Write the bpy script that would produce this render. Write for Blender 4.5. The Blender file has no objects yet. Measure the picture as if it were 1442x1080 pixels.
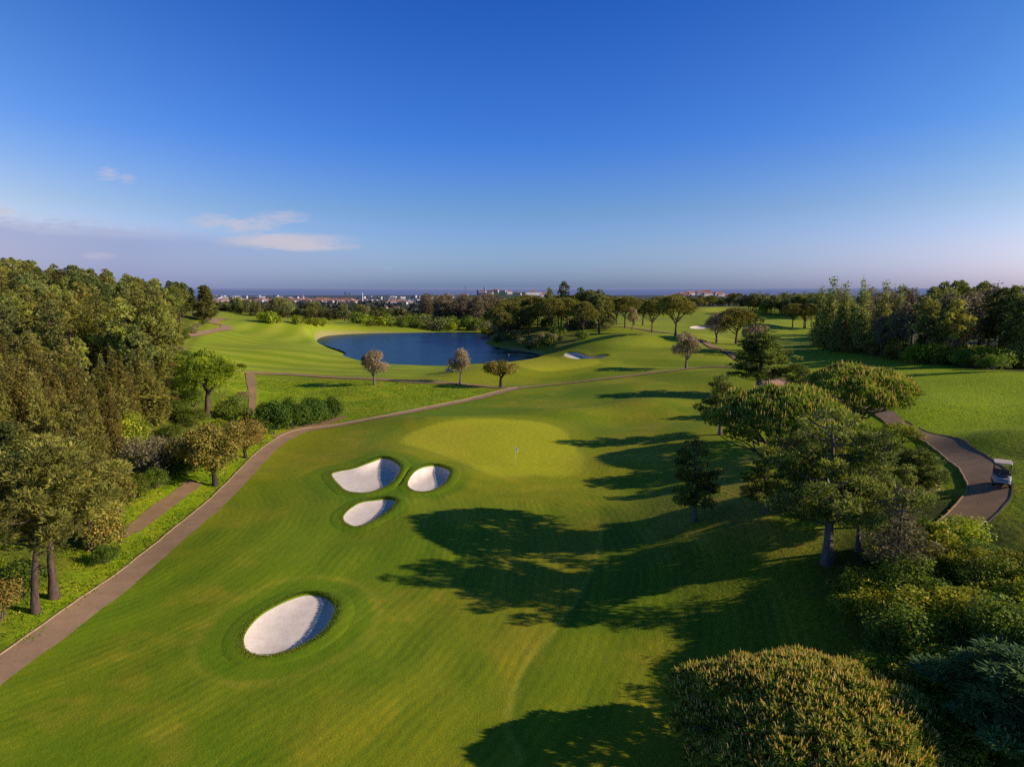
import bpy, math, random
import numpy as np
from math import radians, sin, cos, pi

random.seed(7)
rng = np.random.default_rng(11)
scene = bpy.context.scene
COL = scene.collection

# ------------------------------------------------------------------ camera
CAMZ = 22.0
FOC = 962.0                                   # focal length in photo pixels (photo 1442 x 1080)
PITCH = math.atan(136.0 / FOC)
SUN_EL, SUN_ROT = radians(24.0), radians(99.0)


def ray(u, v):
    a, b = (u - 721.0) / FOC, -(v - 540.0) / FOC
    return np.array([a, cos(PITCH) + b * sin(PITCH), -sin(PITCH) + b * cos(PITCH)])


def P(u, v, z):
    d = ray(u, v)
    t = (z - CAMZ) / d[2]
    return np.array([d[0] * t, d[1] * t, z])


def smooth(e0, e1, x):
    t = np.clip((x - e0) / (e1 - e0), 0, 1)
    return t * t * (3 - 2 * t)


def hash2(ix, iy, s):
    h = np.sin(ix * 127.1 + iy * 311.7 + s * 74.7) * 43758.5453
    return h - np.floor(h)


def vnoise(x, y, s=0):
    ix, iy = np.floor(x), np.floor(y)
    fx, fy = x - ix, y - iy
    fx, fy = fx * fx * (3 - 2 * fx), fy * fy * (3 - 2 * fy)
    a, b = hash2(ix, iy, s), hash2(ix + 1, iy, s)
    c, d = hash2(ix, iy + 1, s), hash2(ix + 1, iy + 1, s)
    return (a + (b - a) * fx) * (1 - fy) + (c + (d - c) * fx) * fy


def fbm(x, y, s=0, o=3):
    r, a, t = 0, 1.0, 0
    for k in range(o):
        r = r + a * vnoise(x * 2 ** k, y * 2 ** k, s + k)
        t += a
        a *= .55
    return r / t


# ------------------------------------------------------------------ terrain heights: thin plate spline through survey points
CTRL_PX = [
    (100, 1000, 0), (400, 1050, 0), (700, 1000, 0), (900, 1050, .2), (1100, 1000, .6), (400, 880, .1), (600, 800, 0), (800, 850, 0),
    (500, 700, .2), (700, 720, 0), (850, 720, .3), (660, 640, .6), (740, 600, 1.1), (560, 620, .8), (850, 640, .6), (560, 585, .2),
    (450, 620, .1), (300, 760, -.1), (400, 660, 0), (200, 840, -.1),
    (1060, 735, 3.2), (978, 735, 2.1), (1110, 690, 4), (1165, 790, 2.7), (1200, 850, 2.6), (1000, 800, 1.1), (900, 800, .3),
    (1050, 880, 1), (1000, 650, 2.3), (930, 600, 1.2), (1010, 600, 2.6), (900, 560, 1.0), (960, 540, 1.6),
    (1410, 685, 6), (1350, 640, 5.6), (1280, 607, 5), (1400, 725, 5.4), (1330, 700, 5.0), (1260, 680, 4.6), (1300, 800, 3.7),
    (1400, 900, 4), (1350, 1000, 3.2), (1300, 560, 6.4), (1380, 600, 6.8), (1440, 640, 6.8), (1440, 560, 7.4), (1240, 560, 5.6),
    (1300, 528, 6.9), (1200, 520, 5.2), (1400, 528, 7.6), (1300, 508, 4.8), (1420, 512, 6), (1180, 495, 4),
    (1100, 500, 3), (1150, 470, 4), (1100, 460, 4.5), (1050, 440, 6), (1000, 433, 8), (1066, 548, 3), (1000, 518, 2.3), (965, 518, 2),
    (1003, 480, 4), (951, 473, 5.5), (900, 470, 5), (880, 482, 4.3), (870, 500, 2.6), (830, 520, 1.3), (760, 515, .6), (790, 540, .7),
    (720, 548, .3), (640, 541, 0), (527, 540, -.2), (500, 560, -.6), (420, 560, -.4), (620, 560, -.5), (600, 512, -.8), (480, 508, -.5), (400, 500, 1),
    (300, 500, 2.5), (340, 470, 4), (340, 449, 6.2), (400, 455, 5), (480, 462, 2.0), (450, 476, -.8), (500, 500, -1.4),
    (600, 468, -1.2), (690, 469, -1.2), (680, 487, -1.5), (745, 501, -1.3), (725, 482, 0.6), (770, 488, 1.2), (700, 462, 1.5),
    (750, 470, 3), (840, 468, 4.2), (800, 455, 5), (560, 462, -.6),
    (190, 535, 7), (100, 600, 5.5), (0, 700, 3), (50, 860, .8), (0, 900, .6), (150, 760, .3), (240, 700, .2), (300, 665, .2),
    (330, 620, .4), (250, 600, 3), (300, 560, 1.8), (345, 540, .3), (290, 450, 8), (310, 456, 6.6), (265, 475, 5.5),
    (220, 500, 8), (150, 480, 10.5), (50, 500, 11), (0, 450, 14),
]
CTRL_W = [(-30, 15, 0), (0, 8, 0), (30, 10, 1), (60, 10, 4), (-60, 15, 3), (-90, 60, 6), (-165, 215, 17), (-240, 330, 18), (-180, 330, 13),
          (-120, 120, 12), (-180, 100, 14), (100, 60, 9), (160, 100, 11), (150, 190, 8), (260, 260, 8), (-300, 560, 6), (-130, 560, -3), (0, 520, -3),
          (150, 560, 4), (250, 560, 6), (-120, 720, -12), (150, 720, -1), (420, 600, 7), (-500, 600, 8), (330, 800, 2)]
for th in (-1.2, -.7, -.35, 0, .35, .7, 1.2):
    for r_, z_ in ((1500, -26), (3000, -50), (6000, -86), (10000, -99)):
        CTRL_W.append((r_ * sin(th), r_ * cos(th), z_))
ctrl = np.array([P(*c) for c in CTRL_PX] + [np.array(c, float) for c in CTRL_W])
OY = 10.0


def warp(x, y):
    return np.arctan2(x, y + OY), np.log(np.hypot(x, y + OY))


cT, cL = warp(ctrl[:, 0], ctrl[:, 1])


def phi(d2):
    return .5 * d2 * np.log(d2 + 1e-12)


n = len(ctrl)
K = phi((cT[:, None] - cT[None]) ** 2 + (cL[:, None] - cL[None]) ** 2) + np.eye(n) * 2e-4
Q = np.stack([np.ones(n), cT, cL], 1)
A = np.block([[K, Q], [Q.T, np.zeros((3, 3))]])
W = np.linalg.solve(A, np.concatenate([ctrl[:, 2], np.zeros(3)]))


def tps(th, L):
    out = W[n] + W[n + 1] * th + W[n + 2] * L
    for i in range(n):
        out = out + W[i] * phi((th - cT[i]) ** 2 + (L - cL[i]) ** 2)
    return out


def spline(pts, m=8, closed=True):
    pts = np.array(pts, float)
    N = len(pts)
    out = []
    for i in range(N if closed else N - 1):
        idx = [(i + k) % N if closed else min(max(i + k, 0), N - 1) for k in (-1, 0, 1, 2)]
        p0, p1, p2, p3 = pts[idx]
        for t in np.arange(m) / m:
            out.append(.5 * ((2 * p1) + (-p0 + p2) * t + (2 * p0 - 5 * p1 + 4 * p2 - p3) * t * t + (-p0 + 3 * p1 - 3 * p2 + p3) * t ** 3))
    if not closed:
        out.append(pts[-1])
    return np.array(out)


def sdist(x, y, poly, closed=True):
    """signed distance, positive inside"""
    x, y = np.asarray(x, float), np.asarray(y, float)
    d = np.full(x.shape, 1e9)
    ins = np.zeros(x.shape, bool)
    N = len(poly)
    for i in range(N if closed else N - 1):
        ax, ay = poly[i][:2]
        bx, by = poly[(i + 1) % N][:2]
        ex, ey = bx - ax, by - ay
        t = np.clip(((x - ax) * ex + (y - ay) * ey) / (ex * ex + ey * ey + 1e-12), 0, 1)
        d = np.minimum(d, np.hypot(x - ax - t * ex, y - ay - t * ey))
        if closed:
            c = ((ay > y) != (by > y)) & (x < (bx - ax) * (y - ay) / (by - ay + 1e-12) + ax)
            ins ^= c
    return np.where(ins, d, -d) if closed else d


LAKE_Z = -2.0
LAKE = spline([P(u, v, LAKE_Z)[:2] for u, v in [
    (455, 477), (470, 472.5), (520, 470), (600, 469), (650, 468.5), (678, 470), (684, 477), (672, 484), (686, 489), (720, 494), (750, 500),
    (722, 506), (660, 510), (600, 513), (545, 512), (515, 508), (500, 503), (506, 498), (498, 493), (478, 487), (462, 482)]], 5)

# bunker outlines (survey points), lip height, bank bump
def zt(u, v):
    z = 0.
    for _ in range(4):
        p = P(u, v, z)
        th, L = warp(p[0], p[1])
        z = float(tps(th, L))
    return P(u, v, z)


BUNK = [
    ('big', [(343, 908), (350, 888), (368, 868), (400, 848), (430, 836), (455, 836), (470, 850), (472, 868), (458, 892), (430, 910), (405, 921), (375, 928), (350, 924)], .75, .42, ''),
    ('left', [(467, 666), (480, 661), (500, 658), (522, 651), (540, 646), (556, 651), (565, 664), (558, 677), (540, 686), (515, 692), (490, 690), (477, 680)], .75, .42, ''),
    ('right', [(574, 681), (585, 668), (603, 659), (620, 658), (634, 667), (630, 679), (615, 688), (595, 692), (580, 689)], .6, .4, ''),
    ('small', [(483, 728), (492, 716), (508, 706), (530, 702), (549, 701), (559, 708), (550, 720), (530, 731), (505, 740), (490, 737)], .55, .3, ''),
    ('far', [(794, 500), (800, 497), (815, 497), (830, 500.5), (852, 499.5), (856, 501), (846, 503.5), (825, 504), (806, 503.5)], .7, .5, ''),
    ('hill', [(971, 461), (980, 460), (995, 460.5), (1003, 461.5), (992, 463), (976, 462.6)], .4, .2, ''),
    ('top', [(984, 435.3), (992, 434.6), (1000, 435.0), (996, 436), (988, 436.2)], .4, .2, ''),
]
bunk = []
for nm, pl, lip, bump, _ in BUNK:
    w = spline([zt(u, v)[:2] for u, v in pl], 6)
    c = w.mean(0)
    R = np.hypot(*(w - c).T).mean()
    bunk.append(dict(name=nm, poly=w, c=c, R=R, lip=lip, bump=bump))


HUMPS = []
for (u, v, a_, rx, ry) in [(800, 582, .9, 9, 6), (880, 592, -.8, 7, 6), (925, 570, .9, 7, 5), (985, 585, -.6, 6, 5), (610, 592, .8, 9, 4), (540, 640, .5, 5, 5), (560, 668, .5, 4, 4), (870, 655, .7, 6, 5), (905, 690, -.5, 5, 5),
                           (905, 545, 1.0, 12, 7), (1000, 500, 1.3, 14, 9), (930, 492, -1.0, 12, 9), (860, 484, 2.0, 13, 14), (760, 530, -1.0, 14, 9), (690, 525, .9, 12, 7), (420, 500, 1.4, 16, 9), (480, 515, -1.2, 14, 8), (350, 510, -1.2, 14, 9), (400, 468, 1.8, 18, 20), (340, 480, -1.5, 12, 20),
                           (1290, 575, 1.3, 8, 9), (1380, 585, -.8, 8, 8), (1420, 620, .9, 6, 6), (1150, 520, .9, 10, 8), (1330, 545, .6, 9, 8), (330, 800, .35, 7, 7), (500, 830, -.35, 6, 6), (620, 740, .35, 6, 5), (500, 980, .3, 5, 5), (250, 950, .3, 6, 6), (760, 760, -.4, 6, 6), (470, 755, -.3, 5, 4), (1040, 460, 1.6, 22, 18), (960, 455, -1.4, 18, 20)]:
    q_ = zt(u, v)
    HUMPS.append((q_[0], q_[1], a_, rx, ry))


def H0(x, y):
    x, y = np.asarray(x, float), np.asarray(y, float)
    th, L = warp(x, y)
    z = tps(th, L)
    r = np.exp(L)
    und = (fbm(x / 22 + 5, y / 26 + 9, 3, 2) - .5) * (.9 + .8 * smooth(70, 100, r)) * smooth(800, 300, r)
    z = z + und
    z = z + 46 * np.exp(-((th - .0) / .1) ** 2 - ((L - math.log(2500)) / .22) ** 2)
    z = z + 42 * np.exp(-((th - .27) / .06) ** 2 - ((L - math.log(4000)) / .2) ** 2)
    for hx, hy, a_, rx, ry in HUMPS:
        z = z + a_ * np.exp(-((x - hx) / rx) ** 2 - ((y - hy) / ry) ** 2)
    for b in bunk:
        R = b['R']
        z = z + b['bump'] * np.exp(-(((x - b['c'][0] - R * .95) / (R * .8)) ** 2 + ((y - b['c'][1] - R * .5) / (R * 1.1)) ** 2))
    return z


def H1(x, y):
    z = H0(x, y)
    near = (np.abs(x) < 400) & (y > 20) & (y < 700)
    sd = np.full(np.shape(x), -99.)
    sd[near] = sdist(x[near], y[near], LAKE)
    m = smooth(-9, 1.5, sd)
    z = z * (1 - m) + np.minimum(z, LAKE_Z - 1.6) * m
    z = np.where(sd < 0, np.maximum(z, np.where(sd < -1.2, LAKE_Z + .15, LAKE_Z - .3)) if False else z, z)
    for b in bunk:
        R = b['R']
        k = (np.hypot(x - b['c'][0], y - b['c'][1]) < R * 2.5)
        if k.any():
            s = sdist(x[k], y[k], b['poly'])
            z[k] -= smooth(-.65, -.05, s) * (b['lip'] * 1.2 + b['bump'] + .7)
    return z


th_axis = np.concatenate([np.linspace(-1.45, -.78, 40, endpoint=False), np.linspace(-.78, .78, 400), np.linspace(.78, 1.45, 41)[1:]])
L_axis = np.concatenate([np.linspace(math.log(4), math.log(30), 30, endpoint=False), np.linspace(math.log(30), math.log(650), 570, endpoint=False),
                         np.linspace(math.log(650), math.log(11500), 110)])
TH, LL = np.meshgrid(th_axis, L_axis)
GX, GY = np.exp(LL) * np.sin(TH), np.exp(LL) * np.cos(TH) - OY
GZ = H1(GX.ravel(), GY.ravel()).reshape(GX.shape)
GZ = np.where(LL > math.log(10300), GZ - 12 * smooth(math.log(10300), math.log(11000), LL), GZ)


def H(x, y):
    """height of the built ground mesh"""
    th, L = warp(np.asarray(x, float), np.asarray(y, float))
    j = np.clip(np.searchsorted(th_axis, th) - 1, 0, len(th_axis) - 2)
    i = np.clip(np.searchsorted(L_axis, L) - 1, 0, len(L_axis) - 2)
    # bilinear inside the cell, in world polar coordinates
    a = np.clip((th - th_axis[j]) / (th_axis[j + 1] - th_axis[j]), 0, 1)
    b = np.clip((L - L_axis[i]) / (L_axis[i + 1] - L_axis[i]), 0, 1)
    return (GZ[i, j] * (1 - a) + GZ[i, j + 1] * a) * (1 - b) + (GZ[i + 1, j] * (1 - a) + GZ[i + 1, j + 1] * a) * b


def Hs(x, y):
    return float(H(np.array([x]), np.array([y]))[0])


_ts = np.exp(np.linspace(math.log(18), math.log(9000), 2600))


def G(u, v):
    """first point of the ground seen along a direction of the survey photo"""
    d = ray(u, v)
    p = d[None] * _ts[:, None]
    h = H(p[:, 0], p[:, 1])
    below = (CAMZ + p[:, 2]) < h
    k = int(np.argmax(below)) if below.any() else len(_ts) - 1
    t0, t1 = _ts[max(k - 1, 0)], _ts[k]
    for _ in range(12):
        tm = (t0 + t1) / 2
        if CAMZ + d[2] * tm < Hs(d[0] * tm, d[1] * tm):
            t1 = tm
        else:
            t0 = tm
    return np.array([d[0] * t1, d[1] * t1, Hs(d[0] * t1, d[1] * t1)])


def GW(pl, closed=True, m=5):
    return spline([G(u, v)[:2] for u, v in pl], m, closed)


# ------------------------------------------------------------------ ground colours
Z_GREEN = GW([(568, 622), (590, 606), (630, 594), (690, 590), (740, 592), (780, 600), (802, 616), (818, 645), (815, 662), (790, 669), (750, 668), (712, 671), (680, 662), (640, 645), (600, 632)])
Z_GREEN2 = GW([(700, 507), (740, 503), (780, 503), (830, 506), (842, 512), (800, 520), (750, 520), (715, 515)])
Z_GREEN3 = GW([(985, 437), (1000, 433.5), (1040, 433.2), (1060, 436), (1035, 439), (1000, 439)])
Z_FAIR = GW([(470, 1079), (715, 1079), (711, 1020), (735, 940), (790, 872), (830, 805), (844, 750), (826, 706), (790, 688), (700, 690), (640, 730), (590, 800), (520, 860), (490, 950), (460, 1010)])
Z_MEAD = GW([(0, 905), (0, 700), (170, 600), (345, 535), (355, 528), (500, 536), (640, 546), (700, 550), (640, 564), (560, 579), (480, 594), (430, 602), (385, 620), (350, 655), (300, 700), (200, 785), (100, 865)], m=2)
Z_WOOD = GW([(0, 850), (60, 820), (110, 790), (170, 720), (200, 690), (280, 620), (330, 560), (262, 500), (255, 480), (285, 465), (296, 447)], m=2)
Z_WOOD = np.concatenate([Z_WOOD, [(-190, 420), (-420, 420), (-420, 0), (-120, 0), (-60, 25)]])
Z_FAR = GW([(270, 495), (262, 478), (310, 462), (335, 450), (400, 456), (440, 470), (470, 490), (500, 508), (640, 516), (560, 533), (440, 528), (335, 521), (290, 510)], m=3)
Z_MOUND = GW([(960, 700), (1060, 640), (1130, 660), (1150, 760), (1080, 770), (1000, 765), (930, 775), (930, 740)])
Z_RWOOD = GW([(1160, 478), (1200, 495), (1290, 510), (1441, 524)], False, 2)
Z_RWOOD = np.concatenate([Z_RWOOD, [(300, 150), (500, 400), (260, 420)]])
Z_SHR = GW([(1190, 870), (1150, 800), (1200, 740), (1320, 700), (1420, 745), (1441, 760), (1441, 1079), (1320, 1079), (1230, 960)])
Z_BANK = GW([(672, 484), (684, 470), (700, 462), (800, 458), (820, 478), (780, 497), (745, 500)])
Z_FAR2 = GW([(860, 478), (1000, 470), (1080, 475), (1060, 510), (960, 530), (860, 520), (850, 500)])


def gcol(x, y):
    x, y = np.asarray(x, float), np.asarray(y, float)
    th, L = warp(x, y)
    r = np.exp(L)
    n1, n2, n3 = fbm(x / 9, y / 9, 1), fbm(x / 2.7, y / 2.7, 21), fbm(x / 30, y / 30, 41)
    c = np.zeros(x.shape + (3,))

    def lay(col, m):
        nonlocal c
        m = np.clip(m, 0, 1)[..., None]
        c = c * (1 - m) + np.array(col) * m

    def sub(poly, w, edge=0.):
        b0, b1 = poly.min(0) - 3 * w - 6, poly.max(0) + 3 * w + 6
        k = (x > b0[0]) & (x < b1[0]) & (y > b0[1]) & (y < b1[1])
        m = np.zeros(x.shape)
        sd = np.full(x.shape, -99.)
        if k.any():
            sd[k] = sdist(x[k], y[k], poly)
            m[k] = smooth(-w, w, sd[k] + edge)
        return m, sd
    lay((.172, .205, .010), np.ones(x.shape))
    lay((.275, .245, .018), smooth(.42, .66, n1) * .65)
    lay((.105, .175, .007), smooth(.42, .66, n3) * .6)
    lay((.33, .25, .03), smooth(.52, .75, n2) * smooth(.45, .6, n1) * .45)
    # right slopes
    lay((.29, .35, .010), smooth(.25, .42, th) * smooth(45, 70, r) * .85)
    lay((.17, .22, .008), smooth(.25, .42, th) * smooth(.5, .75, n2) * smooth(300, 90, r) * .35)
    # far lawns, paler
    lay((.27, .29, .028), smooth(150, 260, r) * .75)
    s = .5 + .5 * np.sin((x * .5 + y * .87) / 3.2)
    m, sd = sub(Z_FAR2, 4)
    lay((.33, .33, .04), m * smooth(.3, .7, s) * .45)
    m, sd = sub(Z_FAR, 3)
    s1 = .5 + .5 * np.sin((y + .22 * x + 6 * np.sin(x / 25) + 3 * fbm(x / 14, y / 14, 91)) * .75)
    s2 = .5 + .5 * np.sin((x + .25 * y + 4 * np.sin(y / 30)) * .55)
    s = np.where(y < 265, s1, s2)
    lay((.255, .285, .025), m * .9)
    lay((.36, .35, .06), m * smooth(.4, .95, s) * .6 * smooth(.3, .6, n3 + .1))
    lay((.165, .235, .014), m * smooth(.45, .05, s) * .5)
    # rough at right bottom, drier and grainy
    rr = smooth(6, 16, x) * smooth(75, 60, y)
    lay((.17, .19, .02), rr * (.45 + .5 * smooth(.4, .7, n2)))
    m, sd = sub(Z_FAIR, .12)
    rgt = smooth(-.05, .0, x / np.maximum(y, 5)) * smooth(66, 60, y)
    m = m * (.25 + .75 * rgt) * (sd > -5) + 0
    m = np.where(rgt < 1, m * smooth(-1, 5, sd) * (1 - rgt) + m * rgt, m)
    lay((.225, .215, .014), m * .85)
    st = .5 + .5 * np.sin((x * .96 + y * .28) * 2.1 + 2 * n1)
    lay((.25, .225, .025), m * (.10 + .22 * smooth(.3, .8, st) + .4 * smooth(.5, .75, n1)))
    lay((.36, .32, .05), np.exp(-((sd + .1) / .18) ** 2) * .65 * rgt)
    lay((.10, .14, .012), np.exp(-((sd + .6) / .35) ** 2) * .5 * rgt)
    m, _ = sub(Z_MEAD, .4)
    lay((.24, .31, .010), m)
    lay((.36, .32, .025), m * smooth(.5, .75, n2) * .6)
    lay((.13, .19, .010), m * smooth(.45, .28, n2) * .5)
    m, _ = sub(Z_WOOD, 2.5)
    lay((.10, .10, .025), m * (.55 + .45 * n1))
    m, _ = sub(Z_MOUND, 2.5)
    lay((.32, .25, .05), m * smooth(.3, .6, n2) * .8)
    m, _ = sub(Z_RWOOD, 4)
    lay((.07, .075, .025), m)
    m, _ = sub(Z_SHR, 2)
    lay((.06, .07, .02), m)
    m, _ = sub(Z_BANK, 3)
    lay((.13, .13, .035), m * .9)
    # bunker surrounds
    for b, w in ((bunk[0], 2.4), (bunk[1], 3.2), (bunk[2], 2.6), (bunk[3], 1.5)):
        _, sd = sub(b['poly'], 6)
        lay((.115, .185, .006), smooth(-w - .35, -w + .35, sd) * .75)
        lay((.09, .15, .005), smooth(-.8, -.1, sd) * .35)
        if b['name'] == 'big':
            lay((.30, .27, .04), np.exp(-((sd + w + .5) / .3) ** 2) * .3)
    # greens: fringe and surround
    for pz, w in ((Z_GREEN, 1.8), (Z_GREEN2, 5)):
        _, sd = sub(pz, w + 4)
        lay((.29, .275, .014), smooth(-w - 3, -w, sd) * .5)
        lay((.36, .33, .03), smooth(-.8, -.3, sd) * smooth(.35, .6, n1 + .15) * .8)
        lay((.40, .37, .020), smooth(-.1, .3, sd))
        lay((.45, .37, .03), smooth(-.1, .3, sd) * smooth(.45, .65, n1) * .6)
    _, sd = sub(Z_GREEN3, 5)
    lay((.38, .36, .05), smooth(-2, 2, sd))
    # lake shore
    near = (r < 600)
    sd = np.full(x.shape, -99.)
    sd[near] = sdist(x[near], y[near], LAKE)
    lay((.36, .27, .22), smooth(-4.6, -3.0, sd) * smooth(232, 240, y) * .85)
    lay((.09, .075, .055), smooth(-.6, .3, sd))
    # far country: fields, scrub, distance haze painted in as a blue tint
    f = smooth(560, 760, r)
    p1 = fbm(x / 170, y / 340, 7)
    lay((.085, .085, .04), f)
    lay((.15, .13, .065), f * smooth(.5, .6, p1))
    lay((.07, .12, .035), f * smooth(.48, .36, p1))
    lay((.10, .125, .19), smooth(math.log(900), math.log(9000), L) * .75)
    k = smooth(700, 560, r)[..., None]
    return c * (1 + k * (np.array([1.20, 1.32, .88]) - 1))


def mow(x, y):
    """mowing coordinate in metres, line strength, coarse-rough amount"""
    x, y = np.asarray(x, float), np.asarray(y, float)
    th, L = warp(x, y)
    r = np.exp(L)
    c = np.hypot(x + 52, y - 58)
    near = r < 140
    sg = np.full(x.shape, -50.)
    sg[near] = sdist(x[near], y[near], Z_GREEN)
    sf = np.full(x.shape, -50.)
    sf[near] = sdist(x[near], y[near], Z_FAIR)
    coord = np.where(sg > -7, sg * 1.2, c)
    amt = smooth(130, 60, r) * .7 + smooth(-1, 1, sf) * .15 + smooth(2, 10, x) * smooth(75, 60, y) * .25
    amt = np.where(sg > 0, .12, amt)
    amt *= (1 - smooth(-1, 1, np.where(near, sdist(x, y, Z_MEAD), -50.)))
    coarse = smooth(.25, .42, th) * smooth(45, 60, r) * smooth(260, 160, r) * .9
    coarse = np.maximum(coarse, smooth(6, 16, x) * smooth(75, 60, y) * .6)
    coarse = np.maximum(coarse, smooth(-1, 1, sdist(x, y, Z_MEAD)) * 1.)
    coarse = np.where(sg > -2, 0, coarse)
    return np.stack([coord * .01 + .5, amt, coarse], -1)


# ------------------------------------------------------------------ node helpers
def mat(name):
    m = bpy.data.materials.new(name)
    m.use_nodes = True
    nt = m.node_tree
    nt.nodes.clear()
    return m, nt


def nd(nt, t, **kw):
    o = nt.nodes.new(t)
    for k, v in kw.items():
        if k in o.inputs.keys():
            o.inputs[k].default_value = v
        else:
            setattr(o, k, v)
    return o


def mix(nt, f, a, b, mode='MIX'):
    o = nt.nodes.new('ShaderNodeMix')
    o.data_type = 'RGBA'
    o.blend_type = mode
    for i, s in ((0, f), (6, a), (7, b)):
        if hasattr(s, 'links'):
            nt.links.new(s, o.inputs[i])
        else:
            o.inputs[i].default_value = s if i == 0 else (tuple(s) + (1,))[:4]
    return o.outputs[2]


def mth(nt, op, a, b=None, c=None):
    o = nt.nodes.new('ShaderNodeMath')
    o.operation = op
    for i, s in enumerate((a, b, c)):
        if s is None:
            continue
        if hasattr(s, 'links'):
            nt.links.new(s, o.inputs[i])
        else:
            o.inputs[i].default_value = s
    return o.outputs[0]


def rng_map(nt, s, a, b, c=0., d=1.):
    o = nt.nodes.new('ShaderNodeMapRange')
    o.inputs[1].default_value, o.inputs[2].default_value = a, b
    o.inputs[3].default_value, o.inputs[4].default_value = c, d
    nt.links.new(s, o.inputs[0])
    return o.outputs[0]


def noise(nt, scale, detail=3, rough=.55, vec=None, stretch=None):
    o = nd(nt, 'ShaderNodeTexNoise', Scale=scale, Detail=detail, Roughness=rough)
    if vec is None:
        g = nt.nodes.new('ShaderNodeNewGeometry')
        vec = g.outputs['Position']
    if stretch:
        mp = nd(nt, 'ShaderNodeMapping')
        mp.inputs['Scale'].default_value = stretch
        nt.links.new(vec, mp.inputs[0])
        vec = mp.outputs[0]
    nt.links.new(vec, o.inputs['Vector'])
    return o.outputs['Fac']


def finish(nt, bsdf):
    o = nt.nodes.new('ShaderNodeOutputMaterial')
    nt.links.new(bsdf, o.inputs['Surface'])


def simple(name, col, rough=.6, metal=0., var=.15, nscale=3., bump=0., spec=.3):
    m, nt = mat(name)
    b = nd(nt, 'ShaderNodeBsdfPrincipled', Roughness=rough, Metallic=metal)
    b.inputs['Specular IOR Level'].default_value = spec
    f = noise(nt, nscale, 4, .6, nd(nt, 'ShaderNodeTexCoord').outputs['Object'])
    dark = tuple(max(0, c * (1 - var * 1.5)) for c in col)
    lite = tuple(min(1, c * (1 + var)) for c in col)
    nt.links.new(mix(nt, rng_map(nt, f, .3, .7), dark, lite), b.inputs['Base Color'])
    if bump:
        bp = nd(nt, 'ShaderNodeBump', Strength=bump, Distance=.05)
        nt.links.new(f, bp.inputs['Height'])
        nt.links.new(bp.outputs[0], b.inputs['Normal'])
    finish(nt, b.outputs[0])
    return m


def ground_mat(name, gscale=1., bump=.5, fine=.5):
    m, nt = mat(name)
    at = nd(nt, 'ShaderNodeAttribute', attribute_name='gcol')
    n1, n2, n3 = noise(nt, 9 * gscale, 4, .65), noise(nt, 1.3 * gscale, 4, .6), noise(nt, 26 * gscale, 2, .6)
    mo = nd(nt, 'ShaderNodeAttribute', attribute_name='mow')
    ms = nd(nt, 'ShaderNodeSeparateColor')
    nt.links.new(mo.outputs['Color'], ms.inputs[0])
    crd = mth(nt, 'MULTIPLY', ms.outputs[0], 100.)
    wob = mth(nt, 'MULTIPLY', noise(nt, .12, 2, .5), 1.6)
    fineln = mth(nt, 'SINE', mth(nt, 'MULTIPLY', mth(nt, 'ADD', crd, wob), 9.5))
    broad = mth(nt, 'SINE', mth(nt, 'MULTIPLY', mth(nt, 'ADD', crd, wob), 1.55))
    lines = mth(nt, 'MULTIPLY', mth(nt, 'ADD', mth(nt, 'MULTIPLY', fineln, .45), mth(nt, 'MULTIPLY', broad, .6)), mth(nt, 'MULTIPLY', ms.outputs[1], rng_map(nt, noise(nt, .25, 3), .35, .6)))
    c0 = mix(nt, rng_map(nt, lines, 0., .7, 0, .75), at.outputs['Color'], (1.45, 1.25, 1.3), 'MULTIPLY')
    c0 = mix(nt, rng_map(nt, lines, 0., -.7, 0, .75), c0, (.66, .76, .7), 'MULTIPLY')
    nc = noise(nt, 2.6, 5, .72)
    c0 = mix(nt, mth(nt, 'MULTIPLY', rng_map(nt, nc, .50, .36), ms.outputs[2]), c0, (.42, .52, .4), 'MULTIPLY')
    c0 = mix(nt, mth(nt, 'MULTIPLY', rng_map(nt, nc, .52, .7), mth(nt, 'MULTIPLY', ms.outputs[2], .7)), c0, (1.5, 1.35, 1.3), 'MULTIPLY')
    c = mix(nt, mth(nt, 'MULTIPLY', rng_map(nt, n1, .36, .70), fine), c0, (.66, .70, .5), 'MULTIPLY')
    c = mix(nt, rng_map(nt, n2, .45, .75, 0, .35), c, (1.35, 1.10, .9), 'MULTIPLY')
    c = mix(nt, rng_map(nt, n2, .5, .25, 0, .35), c, (.66, .86, .6), 'MULTIPLY')
    c = mix(nt, rng_map(nt, n3, .52, .72, 0, fine * .5), c, (1.3, 1.25, 1.2), 'MULTIPLY')
    b = nd(nt, 'ShaderNodeBsdfPrincipled', Roughness=.85)
    b.inputs['Specular IOR Level'].default_value = .12
    nt.links.new(c, b.inputs['Base Color'])
    bp = nd(nt, 'ShaderNodeBump', Strength=bump, Distance=.08)
    nt.links.new(mth(nt, 'ADD', mth(nt, 'ADD', n1, mth(nt, 'MULTIPLY', n2, 1.6)), mth(nt, 'MULTIPLY', mth(nt, 'MULTIPLY', nc, ms.outputs[2]), 4.)), bp.inputs['Height'])
    nt.links.new(bp.outputs[0], b.inputs['Normal'])
    finish(nt, b.outputs[0])
    return m


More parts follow.
